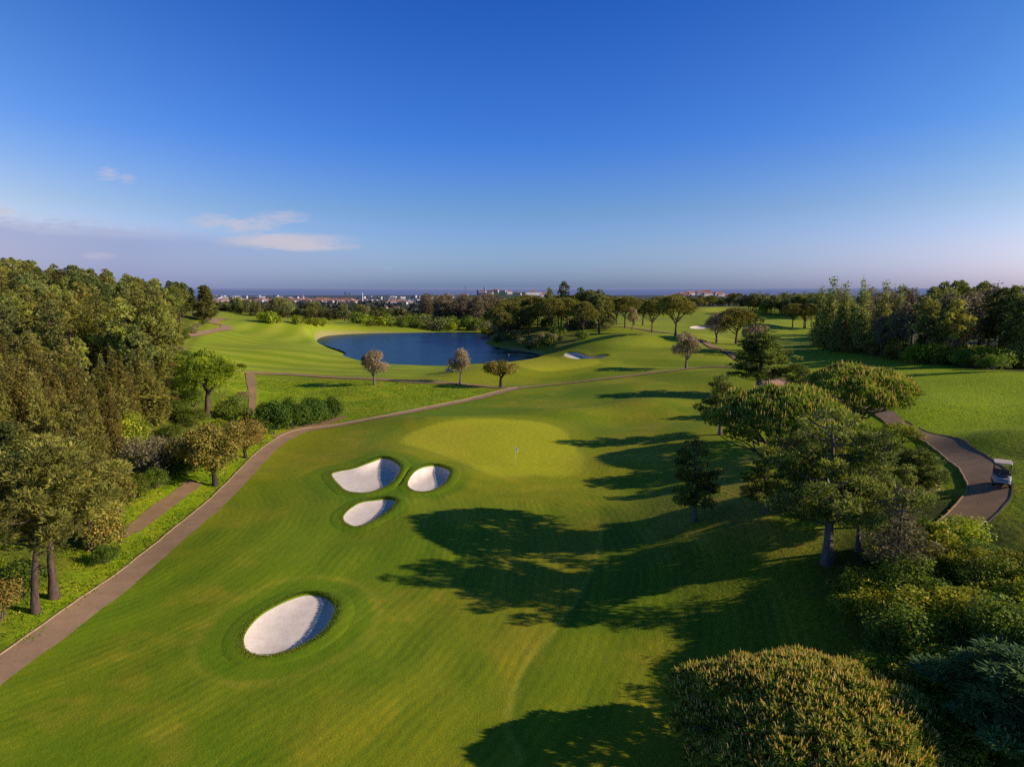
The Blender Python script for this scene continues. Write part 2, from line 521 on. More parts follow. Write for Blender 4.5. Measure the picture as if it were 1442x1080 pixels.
def foliage_mat(name, dark, light, tip=None, trans=.25, vary=.25):
    m, nt = mat(name)
    at = nd(nt, 'ShaderNodeAttribute', attribute_name='leafcol')
    sp = nd(nt, 'ShaderNodeSeparateColor')
    nt.links.new(at.outputs['Color'], sp.inputs[0])
    c = mix(nt, sp.outputs[0], dark, light)
    if tip:
        c = mix(nt, sp.outputs[1], c, tip)
    oi = nt.nodes.new('ShaderNodeObjectInfo')
    hs = nd(nt, 'ShaderNodeHueSaturation')
    nt.links.new(c, hs.inputs['Color'])
    nt.links.new(mth(nt, 'MULTIPLY_ADD', oi.outputs['Random'], vary * .10, .5 - vary * .05), hs.inputs['Hue'])
    r2 = mth(nt, 'FRACT', mth(nt, 'MULTIPLY', oi.outputs['Random'], 17.3))
    nt.links.new(mth(nt, 'MULTIPLY_ADD', r2, vary * 1.6, 1 - vary * .75), hs.inputs['Value'])
    b = nd(nt, 'ShaderNodeBsdfPrincipled', Roughness=.6)
    b.inputs['Specular IOR Level'].default_value = .2
    nt.links.new(hs.outputs[0], b.inputs['Base Color'])
    t = nt.nodes.new('ShaderNodeBsdfTranslucent')
    nt.links.new(mix(nt, 1., hs.outputs[0], (1.3, 1.25, .7), 'MULTIPLY'), t.inputs['Color'])
    ms = nd(nt, 'ShaderNodeMixShader', Fac=trans)
    nt.links.new(b.outputs[0], ms.inputs[1])
    nt.links.new(t.outputs[0], ms.inputs[2])
    finish(nt, ms.outputs[0])
    return m


def path_mat(name, col, edge):
    m, nt = mat(name)
    b = nd(nt, 'ShaderNodeBsdfPrincipled', Roughness=.9)
    b.inputs['Specular IOR Level'].default_value = .15
    n1, n2, n3 = noise(nt, .5, 4, .6), noise(nt, 5, 5, .7), noise(nt, 40, 2)
    c = mix(nt, rng_map(nt, n1, .35, .65), col, tuple(k * .78 for k in col))
    c = mix(nt, rng_map(nt, n2, .5, .75, 0, .6), c, edge)
    c = mix(nt, rng_map(nt, n3, .4, .6, 0, .35), c, (.5, .5, .5), 'MULTIPLY')
    n5 = noise(nt, 1.6, 5, .7)
    c = mix(nt, rng_map(nt, n5, .54, .72, 0, .35), c, (.68, .66, .64), 'MULTIPLY')
    c = mix(nt, rng_map(nt, n5, .45, .28, 0, .4), c, (1.25, 1.2, 1.15), 'MULTIPLY')
    v = nd(nt, 'ShaderNodeTexVoronoi', Scale=.35)
    v.feature = 'DISTANCE_TO_EDGE'
    g = nt.nodes.new('ShaderNodeNewGeometry')
    nt.links.new(g.outputs['Position'], v.inputs['Vector'])
    c = mix(nt, rng_map(nt, v.outputs['Distance'], .015, .0, 0, .25), c, (.5, .48, .46), 'MULTIPLY')
    nt.links.new(c, b.inputs['Base Color'])
    bp = nd(nt, 'ShaderNodeBump', Strength=.3, Distance=.02)
    nt.links.new(n3, bp.inputs['Height'])
    nt.links.new(bp.outputs[0], b.inputs['Normal'])
    finish(nt, b.outputs[0])
    return m


# ------------------------------------------------------------------ mesh helpers
def npmesh(name, V, quads=None, tris=None, mats=(), mi=None, attr=None, smooth_=False):
    me = bpy.data.meshes.new(name)
    V = np.asarray(V, np.float32)
    nq = 0 if quads is None else len(quads)
    ntr = 0 if tris is None else len(tris)
    me.vertices.add(len(V))
    me.vertices.foreach_set('co', V.ravel())
    parts = []
    if nq:
        parts.append(np.asarray(quads, np.int32).ravel())
    if ntr:
        parts.append(np.asarray(tris, np.int32).ravel())
    lv = np.concatenate(parts)
    me.loops.add(len(lv))
    me.loops.foreach_set('vertex_index', lv)
    me.polygons.add(nq + ntr)
    tot = np.concatenate([np.full(nq, 4), np.full(ntr, 3)]).astype(np.int32)
    st = np.concatenate([[0], np.cumsum(tot)[:-1]]).astype(np.int32)
    me.polygons.foreach_set('loop_start', st)
    me.polygons.foreach_set('loop_total', tot)
    for mm in mats:
        me.materials.append(mm)
    if mi is not None:
        me.polygons.foreach_set('material_index', np.asarray(mi, np.int32))
    me.polygons.foreach_set('use_smooth', np.full(nq + ntr, smooth_))
    me.update(calc_edges=True)
    for nm, arr in ([] if not attr else [attr] if isinstance(attr, tuple) else attr):
        a = me.attributes.new(nm, 'FLOAT_COLOR', 'POINT')
        arr = np.concatenate([arr, np.ones((len(arr), 4 - arr.shape[1]))], 1).astype(np.float32)
        a.data.foreach_set('color', arr.ravel())
    return me


def link(name, me, parent=None):
    o = bpy.data.objects.new(name, me)
    COL.objects.link(o)
    if parent:
        o.parent = parent
    return o


def tag(o, label=None, cat=None, group=None, kind=None):
    if label: o['label'] = label
    if cat: o['category'] = cat
    if group: o['group'] = group
    if kind: o['kind'] = kind
    return o


def empty(name, loc, rz=0., sc=1.):
    o = bpy.data.objects.new(name, None)
    COL.objects.link(o)
    o.location = loc
    o.rotation_euler = (0, 0, rz)
    o.scale = sc if isinstance(sc, (tuple, list)) else (sc, sc, sc)
    o.empty_display_size = .3
    return o


def grid_quads(nr, nc, wrap=False):
    i = np.arange(nr - 1)[:, None]
    j = np.arange(nc if wrap else nc - 1)[None]
    j2 = (j + 1) % nc
    return np.stack([i * nc + j, i * nc + j2, (i + 1) * nc + j2, (i + 1) * nc + j], -1).reshape(-1, 4)


# ------------------------------------------------------------------ ground, sea, lake
M_GROUND = ground_mat('turf', 1., .45, .85)
V = np.stack([GX.ravel(), GY.ravel(), GZ.ravel()], 1)
q = grid_quads(*GX.shape)[:, ::-1]
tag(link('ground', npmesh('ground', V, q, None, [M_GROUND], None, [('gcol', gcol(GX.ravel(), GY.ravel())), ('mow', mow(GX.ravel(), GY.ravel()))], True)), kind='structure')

m, nt = mat('sea_water')
b = nd(nt, 'ShaderNodeBsdfPrincipled', Roughness=.75)
b.inputs['Specular IOR Level'].default_value = 0.
g_ = nt.nodes.new('ShaderNodeNewGeometry')
sx_ = nd(nt, 'ShaderNodeSeparateXYZ')
nt.links.new(g_.outputs['Position'], sx_.inputs[0])
nt.links.new(mix(nt, rng_map(nt, sx_.outputs[1], 14000., 60000.), mix(nt, rng_map(nt, noise(nt, .0006, 3, .6), .4, .6), (.16, .23, .45), (.18, .25, .47)), (.34, .40, .60)), b.inputs['Base Color'])  # sea colour pales toward the horizon, haze painted into it
finish(nt, b.outputs[0])
xs = np.linspace(-80000, 80000, 9)
ys = np.array([4000, 9000, 16000, 30000, 70000.])
X, Y = np.meshgrid(xs, ys)
tag(link('sea', npmesh('sea', np.stack([X.ravel(), Y.ravel(), np.full(X.size, -104.)], 1), grid_quads(*X.shape), None, [m])), kind='structure')

m, nt = mat('lake_water')
b = nd(nt, 'ShaderNodeBsdfPrincipled', Roughness=.3)
b.inputs['Specular IOR Level'].default_value = .12
n1 = noise(nt, .22, 4, .6, None, (1, .25, 1))
n4 = noise(nt, .5, 3, .5, None, (1, .5, 1))
n2 = noise(nt, .03, 4, .6, None, (1, .4, 1))
c = mix(nt, rng_map(nt, n2, .35, .65), (.002, .014, .045), (.006, .036, .040))
c = mix(nt, rng_map(nt, n1, .5, .75, 0, .5), c, (.02, .06, .09))
nt.links.new(c, b.inputs['Base Color'])
bp = nd(nt, 'ShaderNodeBump', Strength=.35, Distance=.2)
nt.links.new(n4, bp.inputs['Height'])
nt.links.new(bp.outputs[0], b.inputs['Normal'])
finish(nt, b.outputs[0])
c = LAKE.mean(0)
ring = np.concatenate([[c], c + (LAKE - c) * 1.12])
N = len(LAKE)
tr = np.array([(0, 1 + i, 1 + (i + 1) % N) for i in range(N)])
tr = tr[:, ::-1]
# fan over a non-convex outline is replaced by a simple sheet: the bank hides its rim
b0, b1 = LAKE.min(0) - 6, LAKE.max(0) + 6
X, Y = np.meshgrid(np.linspace(b0[0], b1[0], 120), np.linspace(b0[1], b1[1], 120))
qq = grid_quads(120, 120)
sd = sdist(X.ravel(), Y.ravel(), LAKE)
qq = qq[(sd[qq] > -5.5).all(1)]
used = np.unique(qq)
rem = np.full(X.size, -1)
rem[used] = np.arange(len(used))
tag(link('lake_water', npmesh('lake_water', np.stack([X.ravel()[used], Y.ravel()[used], np.full(len(used), LAKE_Z)], 1), rem[qq], None, [m])), kind='structure')

# ------------------------------------------------------------------ paths
M_PATH = path_mat('cart_path_asphalt', (.42, .27, .165), (.50, .36, .23))
M_KERB = simple('kerb_stone', (.44, .32, .18), .9, 0, .25, 6)
M_KERBD = simple('kerb_stone_dark', (.07, .055, .05), .9, 0, .25, 6)
M_DIRT = path_mat('dirt', (.38, .24, .12), (.46, .32, .18))


def strip(name, px, width, m, kerb=None, off=.05, step=.7, world=None):
    w = spline([G(u, v)[:2] for u, v in px] if world is None else world, 24, False)
    d = np.concatenate([[0], np.cumsum(np.hypot(*np.diff(w, axis=0).T))])
    k = max(8, int(d[-1] / step))
    s = np.linspace(0, d[-1], k)
    c = np.stack([np.interp(s, d, w[:, 0]), np.interp(s, d, w[:, 1])], 1)
    t = np.gradient(c, axis=0)
    t /= np.hypot(*t.T)[:, None] + 1e-9
    nrm = np.stack([-t[:, 1], t[:, 0]], 1)
    wd = np.interp(s, np.linspace(0, d[-1], len(width)), width) if hasattr(width, '__len__') else np.full(k, width)
    wd = wd * (1 + .03 * np.sin(s * .9) + .02 * np.sin(s * 2.3))
    offs = np.array([-.5, -.3, -.1, .1, .3, .5])
    X = c[:, None] + nrm[:, None] * (wd[:, None] * offs[None])[..., None]
    X = X.reshape(-1, 2)
    dist = np.hypot(X[:, 0], X[:, 1])
    o_ = off + dist * .0004
    Z = H(X[:, 0], X[:, 1]) + o_
    ob = tag(link(name, npmesh(name, np.column_stack([X, Z]), grid_quads(k, 6), None, [m], smooth_=True)), kind='structure')
    if kerb:
        for side, mm in kerb:
            prof = [(0., -.12), (0., .05), (.09, .05), (.11, -.12)] if side > 0 else [(0, -.12), (0, .05), (-.09, .05), (-.11, -.12)]
            VV = []
            for a, h in prof:
                q_ = c + nrm * ((side * wd * .5) + a)[:, None]
                e = c + nrm * (side * wd * .5)[:, None]
                z = H(e[:, 0], e[:, 1]) + .05 + np.hypot(e[:, 0], e[:, 1]) * .0004 + h * (1 + np.hypot(*e.T) / 200)
                VV.append(np.column_stack([q_, z]))
            VV = np.stack(VV, 1).reshape(-1, 3)
            tag(link('kerb', npmesh('kerb', VV, grid_quads(k, 4), None, [mm])), kind='structure')
    return ob


TRACKS = [GW([(170, 757), (195, 737), (225, 712), (250, 695), (272, 677)], False), GW([(188, 750), (212, 733), (240, 712), (262, 696), (282, 680)], False),
          GW([(352, 524), (354, 540), (356, 560), (352, 585)], False), GW([(392, 618), (430, 604), (470, 592), (486, 586)], False)]
strip('cart_path', [(-120, 1035), (-40, 975), (20, 930), (100, 872), (200, 797), (300, 713), (345, 668), (383, 630), (428, 607), (480, 599), (560, 584), (640, 568), (700, 554), (735, 546)],
      [2.1, 2.1, 2.1, 2.0, 2.0, 2.4], M_PATH, [(1, M_KERB)])
strip('cart_path', [(225, 500), (262, 512), (300, 518), (340, 523.5), (420, 528), (500, 533), (580, 538), (650, 541), (700, 546), (735, 546.5)], 2.6, M_PATH, None, .06)
strip('cart_path', [(728, 547), (790, 541), (850, 534), (900, 528), (950, 522), (985, 518), (1020, 517), (1060, 521), (1100, 535), (1180, 560), (1262, 596)],
      [2.6, 2.1, 2.0, 2.0, 2.1, 2.2, 2.2], M_PATH, None, .07)
strip('cart_path', [(1262, 596), (1300, 614), (1352, 640), (1384, 664), (1393, 690), (1377, 715), (1345, 750), (1330, 800), (1370, 880)],
      [2.2, 2.3, 2.6, 2.9, 2.9, 2.7, 2.7], M_PATH, [(1, M_KERBD), (-1, M_KERB)], .075)
strip('cart_path', [(226, 478), (262, 474), (295, 467.5), (318, 463.5), (318, 459), (300, 455.5), (303, 451), (318, 449)], [2.6, 2.6, 2.8, 3.4, 4.6, 4.8, 4.6, 4], M_PATH, None, .1)
strip('cart_path', [(1085, 541), (1050, 512), (1012, 492), (990, 481), (965, 474), (930, 468), (890, 462), (862, 460)], 2.6, M_PATH, None, .1)
strip('dirt_track', [(170, 757), (195, 737), (225, 712), (250, 695), (272, 677)], 1.1, M_DIRT, None, .04)
strip('dirt_track', [(188, 750), (212, 733), (240, 712), (262, 696), (282, 680)], .8, M_DIRT, None, .04)
strip('dirt_track', [(352, 524), (354, 540), (356, 560), (352, 585)], [2.2, 2.0, 1.4, 1.0], M_DIRT, None, .05)
strip('bare_soil', [(392, 618), (430, 604), (470, 592), (486, 586)], [2.2, 3.0, 3.2, 1], M_DIRT, None, .03)

# ------------------------------------------------------------------ foliage building blocks
def unit(a):
    return a / (np.linalg.norm(a, axis=-1, keepdims=True) + 1e-9)


def rhombs(c, a, b):
    """diamond leaves: centre c, half axis a, half axis b"""
    V = np.stack([c - a, c + b, c + a, c - b], 1).reshape(-1, 3)
    return V, np.arange(len(V)).reshape(-1, 4)


class Fol:
    def __init__(self):
        self.V, self.C = [], []

    def add(self, V, tint, tip=0.):
        n4 = len(V)
        t = np.broadcast_to(np.asarray(tint, float), (n4 // 4,)) if np.ndim(tint) <= 1 else tint
        C = np.zeros((n4, 4))
        C[:, 0] = np.repeat(t, 4)
        C[:, 1] = np.repeat(np.broadcast_to(np.asarray(tip, float), (n4 // 4,)), 4)
        C[:, 3] = 1
        self.V.append(V)
        self.C.append(C)

    def mesh(self, name, m):
        V, C = np.concatenate(self.V), np.concatenate(self.C)
        return npmesh(name, V, np.arange(len(V)).reshape(-1, 4), None, [m], None, ('leafcol', C))


def blob_points(blobs, per_m2, rg, low=.25, inner=.72):
    """points with outward normals on the clump surfaces, skipping what lies deep in a neighbour"""
    Ps, Ns, Ts = [], [], []
    bc = np.array([b[0] for b in blobs])
    br = np.array([b[1] for b in blobs])
    for i, (c, r) in enumerate(blobs):
        c, r = np.array(c), np.array(r)
        area = 4 * pi * ((r[0] * r[1]) ** 1.6 / 3 + (r[0] * r[2]) ** 1.6 / 3 + (r[1] * r[2]) ** 1.6 / 3) ** (1 / 1.6)
        k = max(6, int(area * per_m2))
        d = unit(rg.normal(size=(k, 3)))
        keep = (d[:, 2] > -.25) | (rg.random(k) < low)
        d = d[keep]
        rad = rg.uniform(.70, 1.08, (len(d), 1))
        p = c + d * r * rad
        nn = unit(d / r)
        q = (p[:, None] - bc[None]) / br[None]
        q = (q ** 2).sum(-1)
        q[:, i] = 9
        ok = q.min(1) > inner ** 2
        Ps.append(p[ok]); Ns.append(nn[ok]); Ts.append(np.full(ok.sum(), rg.random()))
    return np.concatenate(Ps), np.concatenate(Ns), np.concatenate(Ts)


def foliage(blobs, rg, style, dens, size, upb=.4, spread=.7, low=.25, wid=None, tips=0., inner=.72):
    f = Fol()
    p, nn, tb = blob_points(blobs, dens, rg, low, inner)
    k = len(p)
    if style == 'leaf':                      # small broad leaves in loose sprays
        K = 3
        p = np.repeat(p, K, 0) + rg.normal(size=(k * K, 3)) * size * .8
        nn = np.repeat(nn, K, 0)
        tb = np.repeat(tb, K)
        n_ = unit(nn * .9 + rg.normal(size=nn.shape) * spread + [0, 0, upb])
        a = unit(np.cross(n_, rg.normal(size=nn.shape)))
        bb = np.cross(n_, a)
        s = size * rg.uniform(.6, 1.25, (len(p), 1))
        V, _ = rhombs(p, a * s * .5, bb * s * (wid or .32))
        f.add(V, np.clip(tb * .65 + rg.random(len(p)) * .45 - .05, 0, 1), (rg.random(len(p)) < tips).astype(float))
    elif style == 'needle':                  # shoots with radiating needles
        K = 6
        d0 = unit(nn * .8 + [0, 0, upb])
        d = unit(np.repeat(d0, K, 0) + rg.normal(size=(k * K, 3)) * spread)
        L = size * rg.uniform(.6, 1.15, (k * K, 1))
        side = unit(np.cross(d, rg.normal(size=d.shape)))
        P0 = np.repeat(p, K, 0)
        V, _ = rhombs(P0 + d * L * .5, d * L * .5, side * (wid or size * .13))
        f.add(V, np.clip(np.repeat(tb * .6 + rg.random(k) * .4, K) + rg.random(k * K) * .15 - .07, 0, 1))
        if tips:
            sel = rg.random(k) < tips
            ps, ds = p[sel], unit(d0[sel] * .5 + [0, 0, 1.2] + rg.normal(size=(sel.sum(), 3)) * .12)
            L = size * 1.45 * rg.uniform(.6, 1.2, (len(ps), 1))
            for q_ in range(2):
                side = unit(np.cross(ds, rg.normal(size=ds.shape)))
                V, _ = rhombs(ps + ds * L * .55, ds * L * .55, side * (wid or size * .13) * .8)
                f.add(V, rg.random(len(ps)), rg.uniform(.6, 1, len(ps)))
    elif style == 'spray':                   # flat fans of scale foliage, cypress like
        K = 4
        out = unit(nn * [1, 1, .15] + rg.normal(size=nn.shape) * .25)
        for q_ in range(K):
            d = unit(out + rg.normal(size=out.shape) * spread * [1, 1, .35] + [0, 0, upb * .3])
            up = unit(np.array([0, 0, 1.]) + rg.normal(size=out.shape) * .35 + nn * .3)
            side = unit(np.cross(d, up))
            L = size * rg.uniform(.6, 1.2, (k, 1))
            V, _ = rhombs(p + d * L * .45 + rg.normal(size=p.shape) * .06, d * L * .5, side * L * (wid or .16))
            f.add(V, np.clip(tb * .6 + rg.random(k) * .45, 0, 1), np.zeros(k))
    return f


def tube(pts, rad, sides=7):
    pts = np.array(pts, float)
    rad = np.array(rad, float)
    t = np.gradient(pts, axis=0)
    t = unit(t)
    ref = np.array([.31, .95, .05])
    a = unit(np.cross(t, ref))
    b = np.cross(t, a)
    an = np.arange(sides) / sides * 2 * pi
    V = pts[:, None] + (a[:, None] * np.cos(an)[None, :, None] + b[:, None] * np.sin(an)[None, :, None]) * rad[:, None, None]
    return V.reshape(-1, 3), grid_quads(len(pts), sides, True)


def tubes_mesh(name, lst, m):
    VV, QQ, o = [], [], 0
    for pts, rad, s in lst:
        V, q = tube(pts, rad, s)
        VV.append(V); QQ.append(q + o)
        o += len(V)
    return npmesh(name, np.concatenate(VV), np.concatenate(QQ), None, [m], smooth_=True)


def bark(name, c1, c2):
    m, nt = mat(name)
    tc = nd(nt, 'ShaderNodeTexCoord').outputs['Object']
    f = noise(nt, 7, 5, .7, tc, (1, 1, .22))
    b = nd(nt, 'ShaderNodeBsdfPrincipled', Roughness=.9)
    b.inputs['Specular IOR Level'].default_value = .1
    nt.links.new(mix(nt, rng_map(nt, f, .35, .65), c1, c2), b.inputs['Base Color'])
    bp = nd(nt, 'ShaderNodeBump', Strength=.8, Distance=.06)
    nt.links.new(f, bp.inputs['Height'])
    nt.links.new(bp.outputs[0], b.inputs['Normal'])
    finish(nt, b.outputs[0])
    return m


B_PINE = bark('pine_bark', (.060, .040, .032), (.16, .105, .08))
B_GREY = bark('grey_bark', (.10, .085, .07), (.24, .20, .165))
B_DARK = bark('dark_bark', (.035, .027, .022), (.09, .07, .055))
B_PALE = bark('eucalyptus_bark', (.15, .10, .08), (.30, .22, .17))


def limb(a, b, r0, r1, rg, sag=.12, k=5):
    a, b = np.array(a, float), np.array(b, float)
    L = np.linalg.norm(b - a)
    t = np.linspace(0, 1, k)[:, None]
    mid = rg.normal(size=3) * L * .05 + np.array([0, 0, -L * sag])
    p = a + (b - a) * t + mid * (4 * t * (1 - t))
    return p, np.linspace(r0, r1, k), 5


def trunk_line(h, lean, r0, r1, rg, k=7):
    t = np.linspace(0, 1, k)
    w = np.cumsum(rg.normal(size=(k, 2)), 0) * h * .012
    p = np.column_stack([lean[0] * t ** 1.5 * h + w[:, 0] * t, lean[1] * t ** 1.5 * h + w[:, 1] * t, t * h - .5 * (t == 0)])
    return p, r0 + (r1 - r0) * t ** .8 + np.where(t == 0, r0 * .45, 0), 8


PROTO = {}


def register(kind, h, w, tubes, fol, bark_m, fol_m, nm):
    """store the meshes of one tree: nominal height and width for scaling"""
    PROTO[kind] = dict(h=h, w=w, trunk=tubes_mesh('trunk', tubes, bark_m) if tubes else None, crown=fol.mesh('crown', fol_m), nm=nm)


def umbrella(kind, seed, fm, R=6., h=9., th=.55, nb=70, dens=9, size=.38, wid=.035, tips=.5, drop=2.4, rb=1.0, nm='umbrella_pine', limbs=16):
    rg = np.random.default_rng(seed)
    tl = trunk_line(h * th, (rg.uniform(-.06, .06), rg.uniform(-.06, .06)), .34 * R / 6, .22 * R / 6, rg)
    top = tl[0][-1]
    blobs = []
    for i in range(nb):
        rr = math.sqrt((i + .5) / nb)
        a = i * 2.39996 + rg.normal() * .2
        wob = 1 + .08 * sin(3 * a + seed) + .05 * sin(5 * a)
        x, y = rr * (R - rb * .8) * wob * cos(a), rr * (R - rb * .8) * wob * sin(a)
        z = h - rb * .75 - drop * rr ** 2.3 + rg.normal() * .16
        s = rb * rg.uniform(.75, 1.25)
        blobs.append(((x, y, z), (s, s, s * .72)))
        if rr > .55 and i % 2:
            blobs.append(((x * .9, y * .9, z - rb * .6), (s * .8, s * .8, s * .45)))
    f = foliage(blobs, rg, 'needle', dens, size, 1.0, .30, .12, wid, tips)
    tubes = [tl]
    for i in range(limbs):
        b = blobs[int(rg.uniform(.1, 1) * (len(blobs) - 1))][0]
        a0 = tl[0][-1 - (i % 3)]
        m1 = a0 + (np.array(b) - a0) * .55 + np.array([0, 0, -.35])
        tubes.append(limb(a0, m1, .13 * R / 6, .08 * R / 6, rg, .05))
        for _ in range(3):
            e = m1 + (np.array(b) - m1) * rg.uniform(.8, 1.1) + rg.normal(size=3) * [R * .12, R * .12, .15]
            tubes.append(limb(m1, e, .07 * R / 6, .03 * R / 6, rg, .0, 4))
    register(kind, h, 2 * R, tubes, f, B_PINE, fm, nm)


def cypress(kind, seed, fm, R=4.5, h=9., nl=46, dens=20, size=.42, nm='cypress_tree', flat=.34, top=.15, z0=.2, bk=None, wid=.16, lowf=1.0, ms=1.):
    """broad cypress: tiers of flat plates on spreading limbs"""
    rg = np.random.default_rng(seed)
    tl = trunk_line(h * .86, (rg.uniform(-.05, .05), rg.uniform(-.05, .05)), .36 * h / 9, .07, rg, 9)
    tubes, blobs = [tl], []
    for i in range(nl):
        t = (i + .5) / nl
        zz = h * (z0 + (.95 - z0) * t)
        prof = (1 - t) ** .6 * (1 - top) + top
        prof *= min(1, lowf * (.55 + t * 2.5))
        a = i * 2.39996 + rg.normal() * .3
        L = R * prof * rg.uniform(.55, 1.1)
        base = np.array([np.interp(zz - L * .15, tl[0][:, 2], tl[0][:, 0]), np.interp(zz, tl[0][:, 2], tl[0][:, 1]), zz - L * .22])
        end = base + [L * cos(a), L * sin(a), L * .28]
        tubes.append(limb(base, end, .09 * L / R + .03, .02, rg, .06))
        for s in ((.45, .75, 1.0) if L > R * .4 else (.8,)):
            p = base + (end - base) * s + rg.normal(size=3) * [L * .1, L * .1, .1]
            r = (.30 + .125 * L) * ms * rg.uniform(.75, 1.2) * (1.2 if s < 1 else .9)
            blobs.append((tuple(p), (r, r, r * flat + .06)))
    f = foliage(blobs, rg, 'spray', dens, size, .5, .5, .5, wid, 0, .6)
    register(kind, h, 2 * R, tubes, f, bk or B_GREY, fm, nm)


def pine(kind, seed, fm, R=3.2, h=11., crown0=.42, nl=26, dens=9, size=.5, wid=.045, nm='pine_tree', rb=.9, bk=None, cone=.5, stubs=6, upb=.55, style='needle', spread=.5, low=.35, tips=0.):
    """open pine: straight trunk, limbs with rounded tufts, dead stubs below"""
    rg = np.random.default_rng(seed)
    tl = trunk_line(h * .93, (rg.uniform(-.08, .08), rg.uniform(-.05, .05)), .25 * h / 11, .05, rg, 9)
    tubes, blobs = [tl], []
    fx = lambda z: np.array([np.interp(z, tl[0][:, 2], tl[0][:, 0]), np.interp(z, tl[0][:, 2], tl[0][:, 1]), z])
    for i in range(nl):
        t = (i + .5) / nl
        zz = h * (crown0 + (.96 - crown0) * t)
        prof = (1 - t) ** cone * .9 + .12
        prof *= .6 + .4 * min(1, t * 4)
        a = i * 2.39996 + rg.normal() * .35
        L = R * prof * rg.uniform(.6, 1.12)
        base = fx(min(zz - L * .25, tl[0][-1, 2]))
        end = base + [L * cos(a), L * sin(a), L * rg.uniform(.15, .5)]
        tubes.append(limb(base, end, .05 + .02 * L, .015, rg, .08))
        for s in ((.6, 1.0) if L > R * .45 else (1.0,)):
            p = base + (end - base) * s + rg.normal(size=3) * [.2, .2, .15]
            r = rb * rg.uniform(.7, 1.2) * (.6 + .4 * L / R)
            blobs.append((tuple(p), (r, r, r * .72)))
    blobs.append((tuple(fx(h * .93) + [0, 0, .1]), (rb * .7, rb * .7, rb)))
    for i in range(stubs):
        z = h * rg.uniform(.22, crown0 + .1)
        a = rg.uniform(0, 2 * pi)
        L = rg.uniform(.5, 1.8)
        tubes.append(limb(fx(z), fx(z) + [L * cos(a), L * sin(a), L * rg.uniform(-.1, .4)], .035, .01, rg, 0, 4))
    f = foliage(blobs, rg, style, dens, size, upb, spread, low, wid, tips)
    register(kind, h, 2 * R, tubes, f, bk or B_PINE, fm, nm)


def round_tree(kind, seed, fm, R=2.6, h=6.5, z0=.33, nb=34, dens=26, size=.26, nm='olive_tree', bk=None, rb=.85, forks=5, style='leaf', squash=1., wid=.3, spread=.7, tips=0., th=.0, upb=.3):
    rg = np.random.default_rng(seed)
    tubes, blobs = [], []
    zc, zr = h * (z0 + 1) / 2, h * (1 - z0) / 2
    tr = trunk_line(h * z0 * 1.05, (rg.uniform(-.12, .12), rg.uniform(-.1, .1)), .24 * R / 2.6, .17 * R / 2.6, rg, 5)
    tubes.append(tr)
    top = tr[0][-1]
    k = 0
    while len(blobs) < nb:
        k += 1
        d = unit(rg.normal(size=3))
        rr = rg.uniform(.35, 1) ** .5
        if d[2] < -.45 and rg.random() < .6:
            continue
        wob = 1 + .14 * sin(2.3 * d[0] * 3 + seed) + .1 * sin(4 * d[1] + seed * 2)
        p = np.array([d[0] * (R - rb * .7) * rr * wob, d[1] * (R - rb * .7) * rr * wob, zc + d[2] * (zr - rb * .6) * rr * squash])
        s = rb * rg.uniform(.65, 1.2)
        blobs.append((tuple(p), (s, s, s * .8)))
    for i in range(forks):
        b = np.array(blobs[i][0])
        m1 = top + (b - top) * .5 + rg.normal(size=3) * .15
        tubes.append(limb(top - [0, 0, .15], m1, .12 * R / 2.6, .07 * R / 2.6, rg, 0))
        for j in range(3):
            e = np.array(blobs[(i * 5 + j * 3) % nb][0])
            tubes.append(limb(m1, e, .055 * R / 2.6, .02, rg, 0, 4))
    f = foliage(blobs, rg, style, dens, size, upb, spread, .45, wid, tips, .62)
    register(kind, h, 2 * R, tubes, f, bk or B_GREY, fm, nm)


def column(kind, seed, fm, R=1.5, h=14., n=26, dens=10, size=.4, nm='poplar_tree', bk=None, spires=2, style='leaf', taper=.9, wid=.3, z0=.06, droop=0., jitter=.5):
    rg = np.random.default_rng(seed)
    tubes, blobs = [], []
    for s_ in range(spires):
        ox, oy = (0, 0) if s_ == 0 else (rg.uniform(-R, R) * .9, rg.uniform(-R, R) * .9)
        hh = h if s_ == 0 else h * rg.uniform(.62, .9)
        t_ = trunk_line(hh * .95, (0, 0), .2 * h / 14, .03, rg, 7)
        t_[0][:, 0] += ox * np.linspace(.2, 1, 7)
        t_[0][:, 1] += oy * np.linspace(.2, 1, 7)
        tubes.append(t_)
        for i in range(n):
            t = (i + .5) / n
            z = hh * (z0 + (.97 - z0) * t)
            rr = R * ((1 - t) ** taper * .85 + .13)
            a = i * 2.4 + rg.normal() * .4
            q = rr * rg.uniform(.25, .95) * jitter
            r = rr * rg.uniform(.5, .8)
            blobs.append(((ox + q * cos(a) * 1.3, oy + q * sin(a) * 1.3, z - droop * q), (r, r, r * rg.uniform(1.1, 1.7))))
    f = foliage(blobs, rg, style, dens, size, .35, .6, .6, wid, 0, .7)
    register(kind, h, 2 * R * 1.35, tubes, f, bk or B_GREY, fm, nm)


